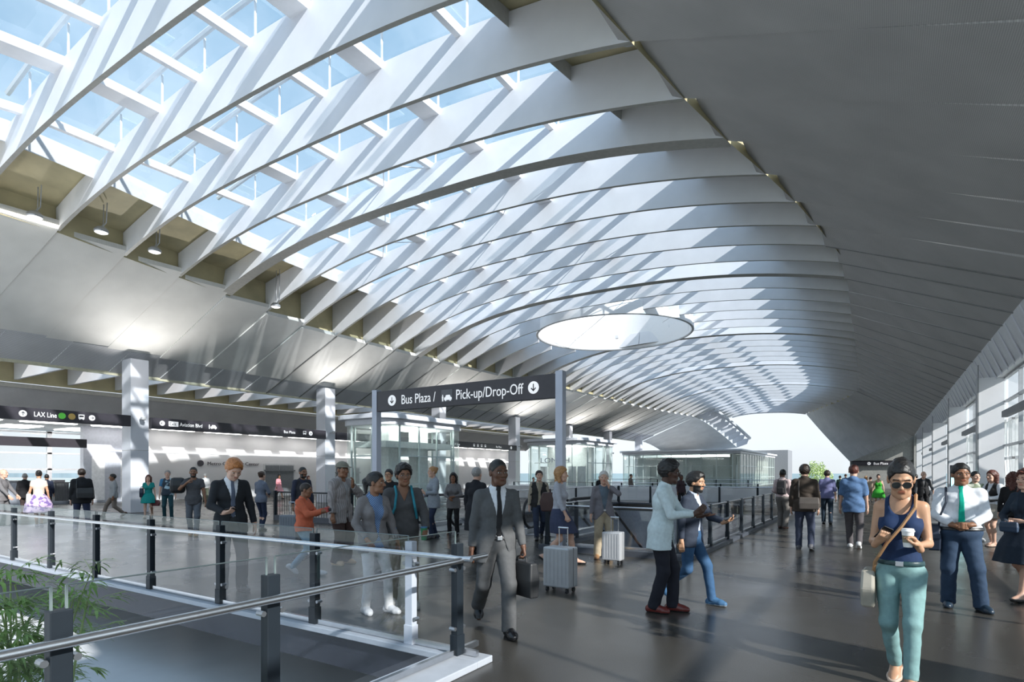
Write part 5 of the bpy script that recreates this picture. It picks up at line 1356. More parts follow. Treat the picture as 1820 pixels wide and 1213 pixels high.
    if g('glasses'):
        mb = MB(); fm, dark = (mat('lens_dark', (.03,.035,.035), .08, spec=.8, noise=.01), True) if g('glasses') == 'sun' else (mat('glasses_rim', (.03,.03,.03), .3), False)
        def T(p): q = (RM@(np.array(p)*hk_)+HC)*SCL; return tuple(q)
        for s in (-1, 1):
            ring = [T((s*.033*hx+.024*math.cos(a), .107+.002*math.cos(a), .002+.019*math.sin(a)-(.004 if math.sin(a) < 0 else 0))) for a in [2*PI*i/16 for i in range(16)]]
            if dark: mb.add(ring, [tuple(range(16))])
            mb.tube(ring, .0018*S, 5, closed=True); mb.tube([T((s*.057*hx,.103,.008)), T((s*.082*hx,.01,.008))], .0018*S, 5)
        mb.tube([T((-.010,.11,.006)), T((.010,.11,.006))], .0018*S, 5); mb.build('sunglasses' if dark else 'glasses', fm, par, fixn=False)
    # useful frames for things the person carries
    q = Person(); q.o = body; q.S = S; q.rz = rz; q.loc = np.array([x, y, 0.])
    c_, s_ = math.cos(rz), math.sin(rz)
    def w(p): p = np.array(p)*S; return np.array([x+p[0]*c_-p[1]*s_, y+p[0]*s_+p[1]*c_, p[2]])
    def wd(p): p = np.array(p); return np.array([p[0]*c_-p[1]*s_, p[0]*s_+p[1]*c_, p[2]])
    q.w = w; q.wd = wd; q.hands = HM_; q.WR = WR; q.SH = SH; q.TOP = TOP; q.P0 = P0; q.hz = hz; q.py = py; q.NECK = NECK
    return q
# ================================================================ WHO IS THERE
NAVY=('navy',(.016,.022,.045)); WHT=('white',(.74,.76,.80)); BLK=('black',(.014,.014,.016)); GRY=('grey',(.13,.13,.135))
BSH=('blk',(.01,.01,.012),.25)
def straight(x=.10, yl=0, yr=0, out=8): return [(-x, yl, 0, 0, -out), (x, yr, 0, 0, out)]
WALK_L = [(-.085,.27,0,-6,-3), (.085,-.27,.07,36,3)]   # left foot in front
WALK_R = [(-.085,-.27,.07,36,-3), (.085,.27,0,-6,3)]
def tee(col, **k): return dict(dict(name='t_shirt', col=col, inf=.016, ainf=.016, sleeve=.62, hem=-.06, neck='crew', amp=.004), **k)
def shirt(col, **k): return dict(dict(name='shirt', col=col, inf=.016, ainf=.014, sleeve=1.92, hem=-.03, neck='collar', amp=.004), **k)
def jacket(col, **k): return dict(dict(name='jacket', col=col, inf=.018, ainf=.012, sleeve=1.93, hem=-.17, open=(1.14,.07,.09), flare=.015, amp=.003), **k)
def closed(col, **k): return dict(dict(name='jacket', col=col, inf=.018, ainf=.013, sleeve=1.93, hem=-.17, neck='collar', flare=.015, amp=.004), **k)
HANG = [(-.26,.05,.82), (.26,.05,.82)]
FOLD = [(-.05,.24,1.10), (.07,.26,1.05)]

# ---------- things people carry
def slab_bag(name, q, c, sz, yaw, col, label, cat='bag', roll=0, strap=None, handle=True, rough=.5, group=None, bev=.02):
    """bag centred at world point c; sz full sizes; yaw world"""
    o = empty(name, tuple(c), yaw); tag(o, label, cat, group)
    mb = MB(); x, y, z = [v/2 for v in sz]; n = 5
    mb.add([(-x*.96,-y*.8,-z),(x*.96,-y*.8,-z),(x*.96,y*.8,-z),(-x*.96,y*.8,-z),(-x,-y,0),(x,-y,0),(x,y,0),(-x,y,0),(-x*.93,-y*.7,z),(x*.93,-y*.7,z),(x*.93,y*.7,z),(-x*.93,y*.7,z)],
           [(0,3,2,1),(8,9,10,11)]+[(a*4+i, a*4+(i+1) % 4, a*4+4+(i+1) % 4, a*4+4+i) for a in (0,1) for i in range(4)])
    b = mb.build('bag_body', mat('bag_'+col[0], col[1], rough, noise=.08), o, bevel=bev)
    if roll: o.rotation_euler = (0, roll, yaw)
    if handle:
        mb = MB(); mb.tube([(-x*.35,0,z-.01),(-x*.33,0,z+.04),(0,0,z+.06),(x*.33,0,z+.04),(x*.35,0,z-.01)], .010, 8); mb.build('handle', mat('bag_'+col[0], col[1], rough), o, smooth=True)
    if strap is not None:
        inv = o.matrix_basis.inverted(); mb = MB(); mb.tube([inv @ Vector(tuple(p)) for p in strap], .013, 6); mb.build('strap', mat('strap_'+col[0], tuple(c_*.8+.01 for c_ in col[1]), .5), o, smooth=True)
    return o
def strap_over(q, side, low=None, wid=.165):
    """points of a strap over the shoulder side (0/1), front and back, world"""
    s = -1 if side == 0 else 1; T = q.TOP; z = T[2]
    P = [(s*.165, q.py+.06, z-.34), (s*.125, T[1]+.145, z-.20), (s*.10, T[1]+.115, z-.03), (s*.10, T[1]+.02, z+.062), (s*.10, T[1]-.09, z+.0), (s*.10, T[1]-.15, z-.12), (s*.10, q.py-.15, z-.34)]
    return [q.w(p) for p in P]
def cross_strap(q, side, bag_z, bulk=1.0):
    """strap across the chest from the shoulder side to a bag at the opposite hip"""
    s = -1 if side == 0 else 1; T = q.TOP; z = T[2]; k = bulk
    P = [(-s*.185*k, q.py+.02, bag_z), (-s*.165*k, q.py+.10*k, bag_z+.14), (-s*.08, q.py+.155*k, bag_z+.30), (s*.02, T[1]+.150*k, z-.17), (s*.10, T[1]+.11, z-.03), (s*.10, T[1]+.02, z+.062), (s*.06, T[1]-.10, z-.02), (-s*.05, T[1]-.16*k, z-.22), (-s*.15*k, q.py-.12*k, bag_z+.12), (-s*.185*k, q.py-.02, bag_z)]
    return [q.w(p) for p in P]
def backpack(q, col, label, sz=(.30,.17,.44), off=(0,-.22,0), straps=(0,1), scol=None):
    c = q.w((q.TOP[0]+off[0], q.TOP[1]+off[1], q.TOP[2]-.20+off[2])); o = empty('backpack', tuple(c), q.rz); tag(o, label, 'backpack')
    S = q.S; x, y, z = [v/2*S for v in sz]; m = mat('bag_'+col[0], col[1], .7, noise=.1)
    mb = MB(); mb.add([(-x*.95,-y*.9,-z),(x*.95,-y*.9,-z),(x,y,-z),(-x,y,-z),(-x,-y*1.1,-z*.2),(x,-y*1.1,-z*.2),(x,y,-z*.2),(-x,y,-z*.2),(-x*.9,-y*.7,z*.75),(x*.9,-y*.7,z*.75),(x*.92,y,z*.8),(-x*.92,y,z*.8),(-x*.6,-y*.2,z),(x*.6,-y*.2,z),(x*.6,y*.9,z),(-x*.6,y*.9,z)],
           [(0,3,2,1),(12,13,14,15)]+[(a*4+i, a*4+(i+1) % 4, a*4+4+(i+1) % 4, a*4+4+i) for a in (0,1,2) for i in range(4)])
    mb.build('bag_body', m, o, bevel=.025)
    mb = MB(); mb.box(-x*.7, x*.7, -y*1.45, -y*.8, -z*.85, -z*.05); mb.build('pocket', m, o, bevel=.02)
    inv = o.matrix_basis.inverted()
    for s in straps:
        mb = MB(); mb.tube([inv @ Vector(tuple(p)) for p in strap_over(q, s)], 0.016*S, 6); mb.build('strap', mat('bag_'+(scol or col)[0], (scol or col)[1], .7), o, smooth=True)
    return o
def in_hand(q, i, a=.055, n=.03, s=0.0):
    w0, d, side, nrm, hk = q.hands[i]; return q.w(w0+(d*a+nrm*n+side*s)*hk)
def phone(q, i, label, tilt=.3):
    w0, d, side, nrm, hk = q.hands[i]; c = in_hand(q, i, .085, .032); ax = q.wd(d); n = q.wd(nrm); o = bpy.data.objects.new('phone', None); COL.objects.link(o)
    ax = Vector(tuple(unit(ax))); n = Vector(tuple(unit(n))); sd_ = ax.cross(n).normalized(); M = Matrix((sd_, ax, n)).transposed().to_4x4(); M.translation = Vector(tuple(c)); o.matrix_world = M
    tag(o, label, 'phone'); mb = MB(); mb.box(-.036,.036,-.072,.072,-.005,.004); mb.build('phone_body', mat('phone_black', (.012,.012,.014), .2), o, bevel=.004)
    mb = MB(); mb.box(-.032,.032,-.066,.066,.004,.005); mb.build('screen', mat('phone_glass', (.02,.025,.03), .08), o)
def suitcase(xy, rz, label, col=('case_silver',(.50,.51,.53)), sz=(.40,.26,.62), handle=.30, lift=0):
    o = empty('suitcase', (xy[0], xy[1], 0), rz); tag(o, label, 'suitcase'); x, y, h = sz[0]/2, sz[1]/2, sz[2]; m = mat(col[0], col[1], .35, .25, noise=.03)
    mb = MB(); mb.box(-x, x, -y, y, .075, .075+h); b = mb.build('shell', m, o, bevel=.022)
    mb = MB()
    for i in range(6): xx = -x+.05+i*(2*x-.10)/5; mb.box(xx-.006, xx+.006, -y-.004, y+.004, .12, .03+h)
    mb.build('shell_rib', m, o)
    mb = MB(); mb.box(-x-.003, x+.003, -.006, .006, .08, .07+h); mb.build('zip_line', mat('zip_grey', (.2,.2,.21), .5), o)
    for sx in (-1, 1):
        for sy in (-1, 1):
            mb = MB(); mb.tube([(sx*(x-.05)-.012, sy*(y-.045), .035), (sx*(x-.05)+.012, sy*(y-.045), .035)], .034, 12); mb.box(sx*(x-.05)-.016, sx*(x-.05)+.016, sy*(y-.045)-.014, sy*(y-.045)+.014, .035, .08)
            mb.build('wheel', RUB, o)
    mb = MB(); t = .075+h
    for s in (-1, 1): mb.tube([(s*.07, y-.05, t-.02), (s*.07, y-.05, t+handle)], .008, 6)
    mb.tube([(-.08, y-.05, t+handle), (.08, y-.05, t+handle)], .014, 8); mb.build('handle', STEEL, o, smooth=True)
    return o

# ---------- the near figures
p = person(dict(px=(882,1122), vh=815, hk=1.01, face=14, skin='dark', hair='black', hstyle='crop', res=.010, label='man in a grey suit and black tie carrying a black briefcase',
    feet=[(-.07,.24,0,-2,-2), (.10,-.40,.13,46,6)], hands=[(-.26,.13,.81), (.26,-.02,.80)], poles=[(-.3,-1,-.2),(.3,-1,-.2)], grip=['fist','relax'], head=(14,2,0), lean=(.02,0),
    bcol=('suitgrey',(.095,.097,.10)), leg_inf=.020, flare=.014, belt='black', shoes=BSH, tie=('tieblk',(.02,.02,.022)), tie_off=.018, collar=WHT,
    tops=[shirt(WHT, inf=.010, ainf=.006, amp=0, hem=.04), jacket(('suitgrey',(.095,.097,.10)), name='suit_jacket', open=(1.08,.085,.13), hem=-.19)]))
c = in_hand(p, 0, .08, .03); slab_bag('briefcase', p, (c[0], c[1], c[2]-.24), (.46,.13,.36), math.atan2(p.wd((0,1,0))[1], p.wd((0,1,0))[0])+.35, ('black',(.02,.021,.023)), 'black leather briefcase held by the man in the grey suit', 'briefcase')

p = person(dict(px=(1178,1088), vh=818, face=82, skin='deep', hair='black', hstyle='afro', res=.010, label='man in a pale mint white blazer and dark trousers, talking with open hands',
    feet=[(-.08,.10,0,0,-4), (.07,-.10,0,0,8)], pelvis_y=-.02, hands=[(-.10,.42,1.13), (.20,.38,1.17)], poles=[(-.4,-.6,-1),(.4,-.6,-1)], grip=['flat','relax'], hdir=[(-.15,1,.1),(-.1,.75,.6)], hnorm=[(0,-.1,1),(-.8,.2,.5)], head=(8,6,0), lean=(.05,0), twist=0,
    bcol=('dknavy',(.018,.019,.028)), leg_inf=.018, flare=.012, shoes=('oxblood',(.16,.03,.025),.22), glasses='clear', collar=('mint',(.66,.76,.78)),
    tops=[shirt(('mint',(.66,.76,.78)), inf=.010, ainf=.006, amp=0, hem=.04), jacket(('mintblazer',(.60,.70,.72)), name='blazer', open=(1.16,.07,.13), hem=-.18, flare=.04)]))
p = person(dict(px=(1228,1072), vh=835, face=62, skin='tan', hair='black', hstyle='thick', beard=True, res=.011, label='bearded man in a navy blazer and blue jeans holding out a phone',
    feet=[(-.08,.26,0,-2,-2), (.08,-.34,.14,52,4)], hands=[(-.12,.42,1.10), (.30,.02,.80)], poles=[(-.5,-.5,-1),(.5,-1,-.3)], grip=['cup','relax'], hdir=[(-.2,1,.45),None], hnorm=[(.5,-.3,.9),None], head=(2,5,0), lean=(.03,0),
    bcol=('jeans',(.04,.10,.20)), leg_inf=.010, flare=.006, shoes=('blueshoe',(.05,.14,.27),.6,(.5,.55,.6)), collar=('paleblue',(.5,.55,.65)),
    tops=[shirt(('paleblue',(.5,.55,.65)), inf=.010, ainf=.006, amp=0, hem=.04), jacket(('navyblazer',(.032,.042,.065)), name='blazer', open=(1.12,.06,.10), hem=-.14)]))
phone(p, 0, 'black phone in the hand of the bearded man in the navy blazer')

p = person(dict(px=(1601,1216), vh=824, hk=1.02, face=-4, fem=True, skin='tan', hair='black', hstyle='bun', res=.009, hres=.005, fres=.005, label='woman in sunglasses and a navy tank top holding a coffee cup and a phone',
    feet=[(-.075,.16,0,0,-2), (.045,-.16,.03,18,2)], hands=[(-.125,.27,1.13), (.13,.27,1.14)], bulk=.90, poles=[(-.22,-.35,-1),(.22,-.35,-1)], grip=['hold','hold'], hdir=[(.35,.45,.75),(-.45,.45,.55)], hnorm=[(.75,.35,-.2),(-.3,-.25,.8)], head=(6,22,0), headk=1.2, lean=(-.01,0),
    bcol=('mintjeans',(.20,.34,.34)), leg_inf=.007, flare=.002, hem_up=.01, thigh=1.04, rise=.06, belt='teal', glasses='sun', shoes=('sandal',(.55,.42,.33),.5), shoe_top=-.04,
    tops=[dict(name='tank_top', col=('tanknavy',(.012,.03,.085)), inf=.013, ainf=.006, sleeve=0, hem=.035, neck='scoop', straps=.105, amp=.002)]))
WOMAN = p
w0, d, side, nrm, hk = p.hands[0]; c = in_hand(p, 0, .075, .045)
o = empty('coffee_cup', (c[0], c[1], c[2]-.045), .3); tag(o, 'white paper coffee cup with a brown sleeve held by the woman in sunglasses', 'cup')
mb = MB(); mb.lathe([(.028,0),(.030,.002),(.040,.118),(.042,.120)], (0,0,0), 24); mb.build('paper_cup', mat('paper_white', (.80,.80,.78), .6), o, smooth=True)
mb = MB(); mb.lathe([(.0335,.035),(.0375,.088),(.0365,.088),(.0325,.035)], (0,0,0), 24); mb.build('sleeve', mat('cup_sleeve', (.28,.25,.17), .8), o, smooth=True)
mb = MB(); mb.lathe([(.044,.116),(.044,.124),(.040,.128),(.038,.138),(.034,.140),(.001,.136)], (0,0,0), 24); mb.build('lid', mat('lid_white', (.85,.85,.85), .4), o, smooth=True)
phone(p, 1, 'small black phone in the hand of the woman in sunglasses')
st = cross_strap(p, 0, .82); c = p.w((.215, -.03, .74)); slab_bag('shoulder_bag', p, c, (.10,.34,.30), p.rz, ('cream',(.38,.35,.29)), 'cream shoulder bag with a tan strap at the hip of the woman in sunglasses', 'bag', strap=st, handle=False)
for ch in bpy.data.objects['shoulder_bag'].children:
    if ch.name.startswith('strap'): ch.data.materials[0] = mat('tan_leather', (.38,.21,.10), .5); ch['label'] = 'tan leather strap'

p = person(dict(px=(1706,1082), vh=823, face=6, skin='brown', hair='black', hstyle='short', bulk=1.22, res=.011, label='man in a white shirt and bright green tie with both hands at his belt',
    feet=[(-.20,.06,0,0,-24), (.11,-.08,0,0,4)], hands=[(-.07,.25,1.04), (.08,.25,1.03)], poles=[(-1,-.5,-.4),(1,-.5,-.4)], grip=['cup','cup'], hdir=[(.9,.3,-.05),(-.9,.3,-.05)], hnorm=[(.2,-1,0),(-.2,-1,0)], head=(10,2,0),
    bcol=('trnavy',(.030,.055,.10)), leg_inf=.024, flare=.014, belt='black', shoes=('dkblue',(.015,.03,.05),.35), tie=('green',(.0,.36,.25)), tie_off=.034, collar=WHT,
    tops=[shirt(WHT, inf=.018, ainf=.018, hem=.05, sleeve=1.85, amp=.006)]))
st = strap_over(p, 1); c = p.w((.26, .0, .86)); st = [p.w(a) for a in [(.22,.06,.98),(.20,.17,1.16),(.15,.165,1.3),(.14,.02,1.475),(.15,-.12,1.36),(.22,-.10,1.05)]]
slab_bag('messenger_bag', p, c, (.13,.34,.32), p.rz, ('bagnavy',(.02,.03,.055)), 'dark navy bag on the shoulder of the man with the green tie', 'bag', strap=st, handle=False)

p = person(dict(px=(1826,1066), vh=830, face=-30, fem=True, skin='light', hair='auburn', hstyle='curly', res=.012, label='woman in a dark navy dress and cardigan at the edge of the picture',
    feet=WALK_L, hands=[(-.08,.26,1.06), (.10,.27,1.02)], poles=[(-1,-.5,-.6),(1,-.5,-.6)], grip=['relax','hold'], hdir=[(.8,.3,0),(-.7,.4,0)], hnorm=[(0,-1,.2),(0,-.4,1)], bottom='skirt', skirt_z=.50, skirt_flare=.07, bcol=('dressnavy',(.018,.028,.045)), shoes=('strappy',(.02,.018,.018),.4), shoe_top=-.045,
    tops=[shirt(('dressnavy',(.018,.028,.045)), inf=.012), closed(('cardigan',(.022,.035,.055)), name='cardigan', open=(1.1,.06,.10), hem=-.20, neck=None, inf=.019, ainf=.014)]))
c = p.w((.02,.33,.98)); slab_bag('clutch_bag', p, c, (.22,.06,.14), p.rz, ('clutch',(.03,.055,.10)), 'small blue clutch bag held by the woman in the navy dress', 'bag', handle=False)

p = person(dict(px=(410,1052), vh=812, face=14, skin='light', hair='ginger', hstyle='thick', res=.011, label='ginger-haired man in a black suit looking down at his phone',
    feet=[(-.13,.02,0,0,-12), (.12,.05,0,0,16)], hands=[(-.30,.04,.83), (.14,.28,1.06)], poles=[(-.7,-1,-.2),(.8,-.8,-.4)], grip=['relax','hold'], hdir=[None,(-.5,.7,.15)], hnorm=[None,(-.3,-.3,.9)], head=(10,32,0), twist=0,
    bcol=('suitchar',(.035,.037,.04)), leg_inf=.020, flare=.014, shoes=BSH, tie=('tiegrey',(.10,.12,.17)), tie_off=.018, collar=WHT,
    tops=[shirt(WHT, inf=.010, ainf=.008, amp=0, hem=.04), jacket(('suitblack',(.020,.022,.026)), name='suit_jacket', open=(1.14,.08,.08), hem=-.15, flare=.02)]))
phone(p, 1, 'white-edged phone in the hand of the ginger-haired man')

p = person(dict(px=(541,1022), vh=855, face=70, skin='brown', hair='dkbrown', hstyle='crop', bulk=1.12, res=.012, label='boy in an orange sweater and light jeans holding a small toy or camera',
    feet=WALK_R, hands=[(-.10,.36,1.22), (.12,.38,1.20)], poles=[(-.5,-.3,-1),(.5,-.3,-1)], grip=['hold','hold'], hdir=[(.2,.8,.5),(-.2,.8,.5)], hnorm=[(.9,.2,0),(-.9,.2,0)], head=(4,8,0), lean=(-.02,0),
    bcol=('ltjeans',(.20,.33,.42)), leg_inf=.012, shoes=('sneaker',(.55,.55,.56),.6,(.7,.7,.7)), tops=[dict(name='sweater', col=('orange',(.62,.15,.075)), inf=.024, ainf=.022, sleeve=1.9, hem=-.06, neck='crew', amp=.006)]))
c = in_hand(p, 1, .09, .04); o = empty('toy_camera', tuple(c), p.rz); tag(o, 'small red and tan object held up by the boy in orange', 'camera')
mb = MB(); mb.box(-.05,.05,-.03,.03,-.04,.04); mb.build('camera_body', mat('toy_red', (.45,.06,.05), .5), o, bevel=.008); mb = MB(); mb.tube([(0,.03,0),(0,.065,0)], .025, 16); mb.build('lens', RUB, o)

p = person(dict(px=(606,1004), vh=821, face=48, skin='brown', hair='black', hstyle='crop', cap=('capolive',(.20,.19,.15)), res=.013, label='man in an olive cap and a loose open grey shirt, hand raised to his chin',
    feet=straight(.13), hands=[(-.02,.24,1.38), (.27,.06,.85)], poles=[(-1,-.2,-.7),(.6,-1,-.3)], grip=['relax','relax'], hdir=[(.3,.3,.9),None], head=(-10,2,0),
    bcol=('dkmaroon',(.06,.035,.03)), leg_inf=.03, flare=.02, shoes=('tanboot',(.55,.38,.22),.6,(.6,.5,.35)),
    tops=[tee(('teegrey',(.40,.40,.41)), hem=-.10), dict(name='open_shirt', col=('shirtstone',(.36,.33,.32),.8,.10,('vstripe',(.24,.22,.22),9)), inf=.034, ainf=.028, sleeve=1.9, hem=-.20, open=(1.0,.05,.05), amp=.009, flare=.03)]))

p = person(dict(px=(664,1090), vh=838, face=26, fem=True, skin='brown', hair='black', hstyle='pony', res=.010, label='girl with a ponytail in a blue plaid shirt, grey cardigan and white trousers',
    feet=[(-.16,.10,0,0,-18), (.09,-.04,0,0,6)], hands=[(-.28,.12,.86), (.17,.16,.95)], poles=[(-.7,-1,-.2),(1,-.9,-.2)], grip=['relax','relax'], head=(38,2,0),
    bcol=('whitejean',(.62,.61,.60)), leg_inf=.008, shoes=('sneaker',(.55,.55,.56),.6,(.7,.7,.7)),
    tops=[shirt(('plaidb',(.05,.13,.30),.8,.1,('plaid',(.45,.55,.68),19)), inf=.014, hem=-.10, amp=.004), dict(name='cardigan', col=('cardigrey',(.20,.185,.185)), inf=.022, ainf=.016, sleeve=1.9, hem=-.16, open=(.98,.10,.12), amp=.006)]))
p = person(dict(px=(716,1076), vh=825, face=10, skin='brown', hair='black', hstyle='afro', glasses='clear', res=.011, label='boy in glasses and a dark grey sweater with a teal backpack',
    feet=[(-.10,.12,0,0,-10), (.12,-.12,.02,10,10)], hands=[(-.25,.20,.94), (.24,.04,.84)], poles=[(-.8,-1,-.2),(.6,-1,-.3)], grip=['hold','relax'], hdir=[(.1,.8,-.1),None], hnorm=[(.9,-.2,0),None], head=(4,3,0),
    bcol=('khaki',(.26,.22,.17)), leg_inf=.018, flare=.012, shoes=('sneakg',(.4,.38,.35),.6,(.6,.6,.6)),
    tops=[dict(name='sweater', col=('sweatgrey',(.085,.083,.085)), inf=.024, ainf=.022, sleeve=1.85, hem=-.08, neck='vee', amp=.005)]))
backpack(p, ('teal',(.02,.24,.32)), 'teal backpack on the boy in glasses')
c = in_hand(p, 0, .075, .03); o = empty('drink_cup', (c[0], c[1], c[2]-.09)); tag(o, 'green and blue drink cup held by the boy with the teal backpack', 'cup')
mb = MB(); mb.lathe([(.032,0),(.042,.15),(.001,.15)], (0,0,0), 20); mb.build('cup_body', mat('cup_green', (.03,.22,.09), .4), o, smooth=True); mb = MB(); mb.lathe([(.044,.15),(.044,.165),(.001,.17)], (0,0,0), 20); mb.build('lid', mat('cup_blue', (.05,.18,.35), .4), o, smooth=True)

# ---------- middle distance, by the escalators
p = person(dict(px=(994,1003), vh=826, face=78, fem=True, skin='light', hair='blond', hstyle='bob', res=.014, label='blonde woman in a grey blouse and blue skirt seen from the side',
    feet=[(-.06,.28,0,0,0), (.06,-.26,.06,34,0)], hands=[(-.20,.10,.86), (.25,.18,.88)], bottom='skirt', skirt_z=.56, skirt_flare=.02, bcol=('skirtblue',(.05,.06,.11)), shoes=BSH, shoe_top=-.045, head=(-4,2,0), grip=['relax','fist'],
    tops=[shirt(('blousegrey',(.42,.43,.48)), inf=.014, hem=-.02, sleeve=1.6)]))
c = p.w((-.16,-.20,1.10)); slab_bag('shoulder_bag', p, c, (.13,.40,.36), p.rz, ('brownbag',(.055,.022,.018)), 'dark brown leather bag under the arm of the blonde woman', 'bag', roll=.0)
suitcase(on_floor(996,1052), YAW-.62, 'larger silver suitcase in front of the blonde woman', sz=(.42,.27,.56), handle=.26)
p = person(dict(px=(1073,992), vh=837, face=8, skin='light', hair='white', hstyle='short', res=.014, label='white-haired man in a grey jacket and beige trousers with a hand on his chin',
    feet=[(-.10,.0,0,0,-8), (.14,.06,0,0,14)], hands=[(-.08,.16,1.47), (.27,.06,.84)], poles=[(-1,.1,-.8),(.6,-1,-.3)], grip=['relax','relax'], hdir=[(.3,.1,.9),None], head=(-8,2,0),
    bcol=('beige',(.42,.35,.25)), leg_inf=.024, flare=.016, belt='black', shoes=('tan',(.35,.19,.09),.4,(.2,.12,.08)),
    tops=[shirt(('denimb',(.12,.16,.20)), inf=.012, ainf=.006, hem=.02), jacket(('jackgrey',(.19,.18,.20)), open=(.95,.10,.16), hem=-.14, flare=.03)]))
suitcase(on_floor(1090,1003), YAW-.55, 'smaller silver suitcase beside the white-haired man', sz=(.36,.25,.52), handle=.26)
p = person(dict(px=(846,985), vh=828, face=150, skin='light', hair='grey', hstyle='short', res=.016, label='man in a long black coat half hidden behind the man in the grey suit',
    feet=WALK_L, bcol=BLK, leg_inf=.02, shoes=BSH, tops=[closed(('coatblack',(.016,.017,.022)), name='coat', hem=-.42, flare=.06)]))
p = person(dict(px=(958,959), vh=834, face=6, skin='light', hair='dkbrown', hstyle='short', res=.017, label='man in a dark suit and beige tie beyond the escalator', feet=WALK_R,
    bcol=('trdkblue',(.03,.04,.07)), shoes=BSH, tie=('tiebeige',(.35,.30,.22)), tops=[shirt(('shirtbeige',(.36,.31,.24)), inf=.01, amp=0), jacket(('suitdk',(.028,.027,.028)), open=(1.1,.08,.1))]))
person(dict(px=(806,951), vh=841, face=-10, fem=True, skin='brown', hair='black', hstyle='curly', res=.018, label='woman with long dark curls in a grey cardigan by the escalator', hands=FOLD, poles=[(-1,-.5,-.6),(1,-.5,-.6)],
    bcol=BLK, shoes=BSH, tops=[closed(('cardg',(.19,.18,.18)), name='cardigan')]))
p = person(dict(px=(771,958), vh=829, face=-68, fem=True, skin='light', hair='blond', hstyle='bun', res=.016, label='woman in a pale grey cardigan and dark jeans with a phone beside the sign post', feet=[(-.09,.10,0,0,0),(.09,-.10,0,0,0)],
    hands=[(-.10,.28,1.12),(.12,.24,1.02)], poles=[(-.6,-.8,-.8),(.8,-.8,-.6)], grip=['hold','relax'], hdir=[(.2,.6,.7),None], bcol=('dkjeans',(.025,.035,.07)), leg_inf=.007, shoes=BSH, tops=[closed(('cardpale',(.30,.33,.37)), name='cardigan', inf=.022, ainf=.02)]))
phone(p, 0, 'dark phone held up by the woman in the pale grey cardigan')
person(dict(px=(692,968), vh=834, face=-20, skin='tan', hair='black', hstyle='short', glasses='clear', res=.016, label='dark-haired person in a black top partly behind the boy in glasses', bcol=BLK, shoes=BSH, tops=[closed(BLK)]))
p = person(dict(px=(537,962), vh=830, face=30, skin='brown', hair='black', hstyle='crop', beard=True, res=.016, label='man in a dark blazer behind the boy in the orange sweater', bcol=BLK, leg_inf=.02, shoes=BSH,
    hands=HANG, tops=[shirt(('dkshirt',(.03,.035,.06)), inf=.012), jacket(('blazerchar',(.035,.035,.042)), open=(1.1,.07,.1))]))
suitcase(on_floor(516,966), YAW-.2, 'grey suitcase standing beside the man in the dark blazer', col=('case_grey',(.16,.18,.21)), sz=(.44,.26,.6), handle=.3)
p = person(dict(px=(464,944), vh=838, face=138, fem=True, skin='light', hair='brown', hstyle='bun', res=.017, label='woman in a grey top and dark jeans turned away with folded arms', hands=FOLD, poles=[(-1,-.5,-.6),(1,-.5,-.6)], feet=[(-.07,.08,0,0,0),(.07,-.05,0,0,0)],
    bcol=('dkjeans',(.025,.035,.07)), leg_inf=.007, shoes=BSH, tops=[dict(name='sweater', col=('bluegrey',(.15,.17,.22)), inf=.016, ainf=.014, sleeve=1.6, hem=-.08, neck='crew')]))

# ---------- hall, further left
p = person(dict(px=(344,953), vh=830, face=-4, skin='brown', hair='black', hstyle='crop', beard=True, res=.016, label='man in a grey t-shirt carrying a big black bag over his shoulder', feet=[(-.07,.12,0,0,0),(.07,-.14,.03,14,0)],
    hands=[(-.28,.08,.86),(.12,.22,1.38)], poles=[(-.6,-1,-.3),(1,-.2,-1)], grip=['relax','fist'], bcol=('greyjeans',(.12,.13,.15)), leg_inf=.014, shoes=('workboot',(.35,.17,.05),.6,(.25,.14,.06)), shoe_top=.06, tops=[tee(('teechar',(.085,.085,.092)), hem=-.12)]))
c = p.w((.36,-.05,1.30)); slab_bag('duffel_bag', p, c, (.36,.30,.42), p.rz, ('black',(.02,.021,.023)), 'large black duffel bag on the shoulder of the man in the grey t-shirt', 'bag', handle=False, bev=.08, strap=[p.w(a) for a in [(.2,.02,1.44),(.1,.03,1.49),(.13,.15,1.38)]])
p = person(dict(px=(145,944), vh=833, face=176, skin='light', hair='dkbrown', hstyle='short', res=.016, label='man in a black jacket and blue jeans walking away with a black shoulder bag', feet=[(-.14,.02,0,0,-8),(.16,-.06,0,0,10)], bcol=('dkjeansb',(.04,.05,.10)), leg_inf=.016, shoes=('dkteal',(.03,.07,.08),.5), tops=[closed(BLK, inf=.036, ainf=.03, hem=-.14)]))
c = p.w((.10,-.22,1.08)); slab_bag('shoulder_bag', p, c, (.40,.15,.30), p.rz, ('black',(.02,.021,.023)), 'black flap bag on the back of the man in the black jacket', 'bag', handle=False, strap=strap_over(p, 0))
p = person(dict(px=(202,920), vh=840, face=-82, skin='brown', hair='black', hstyle='short', res=.018, label='man in a grey shirt and khaki trousers walking past the pale column', feet=[(-.07,-.34,.08,34,0),(.07,.34,0,-4,0)], bcol=('khakib',(.22,.18,.15)), shoes=('brownshoe',(.08,.04,.03),.5), tops=[closed(('shirtgrey2',(.34,.35,.36)), hem=-.1, inf=.024)]))
p = person(dict(px=(69,938), vh=836, face=178, fem=True, skin='tan', hair='black', hstyle='bun', res=.017, label='woman in a lilac patterned open-back dress walking away', feet=[(-.05,.10,0,0,0),(.07,-.12,.02,12,0)], bottom='skirt', skirt_z=.46, skirt_flare=.10, bcol=('lilac',(.50,.40,.55),.8,.1,('spots',(.18,.12,.32),11)), shoes=BSH,
    tops=[dict(name='dress_top', col=('creamtop',(.62,.52,.45)), inf=.012, ainf=.01, sleeve=.5, hem=.02, neck='scoop')]))
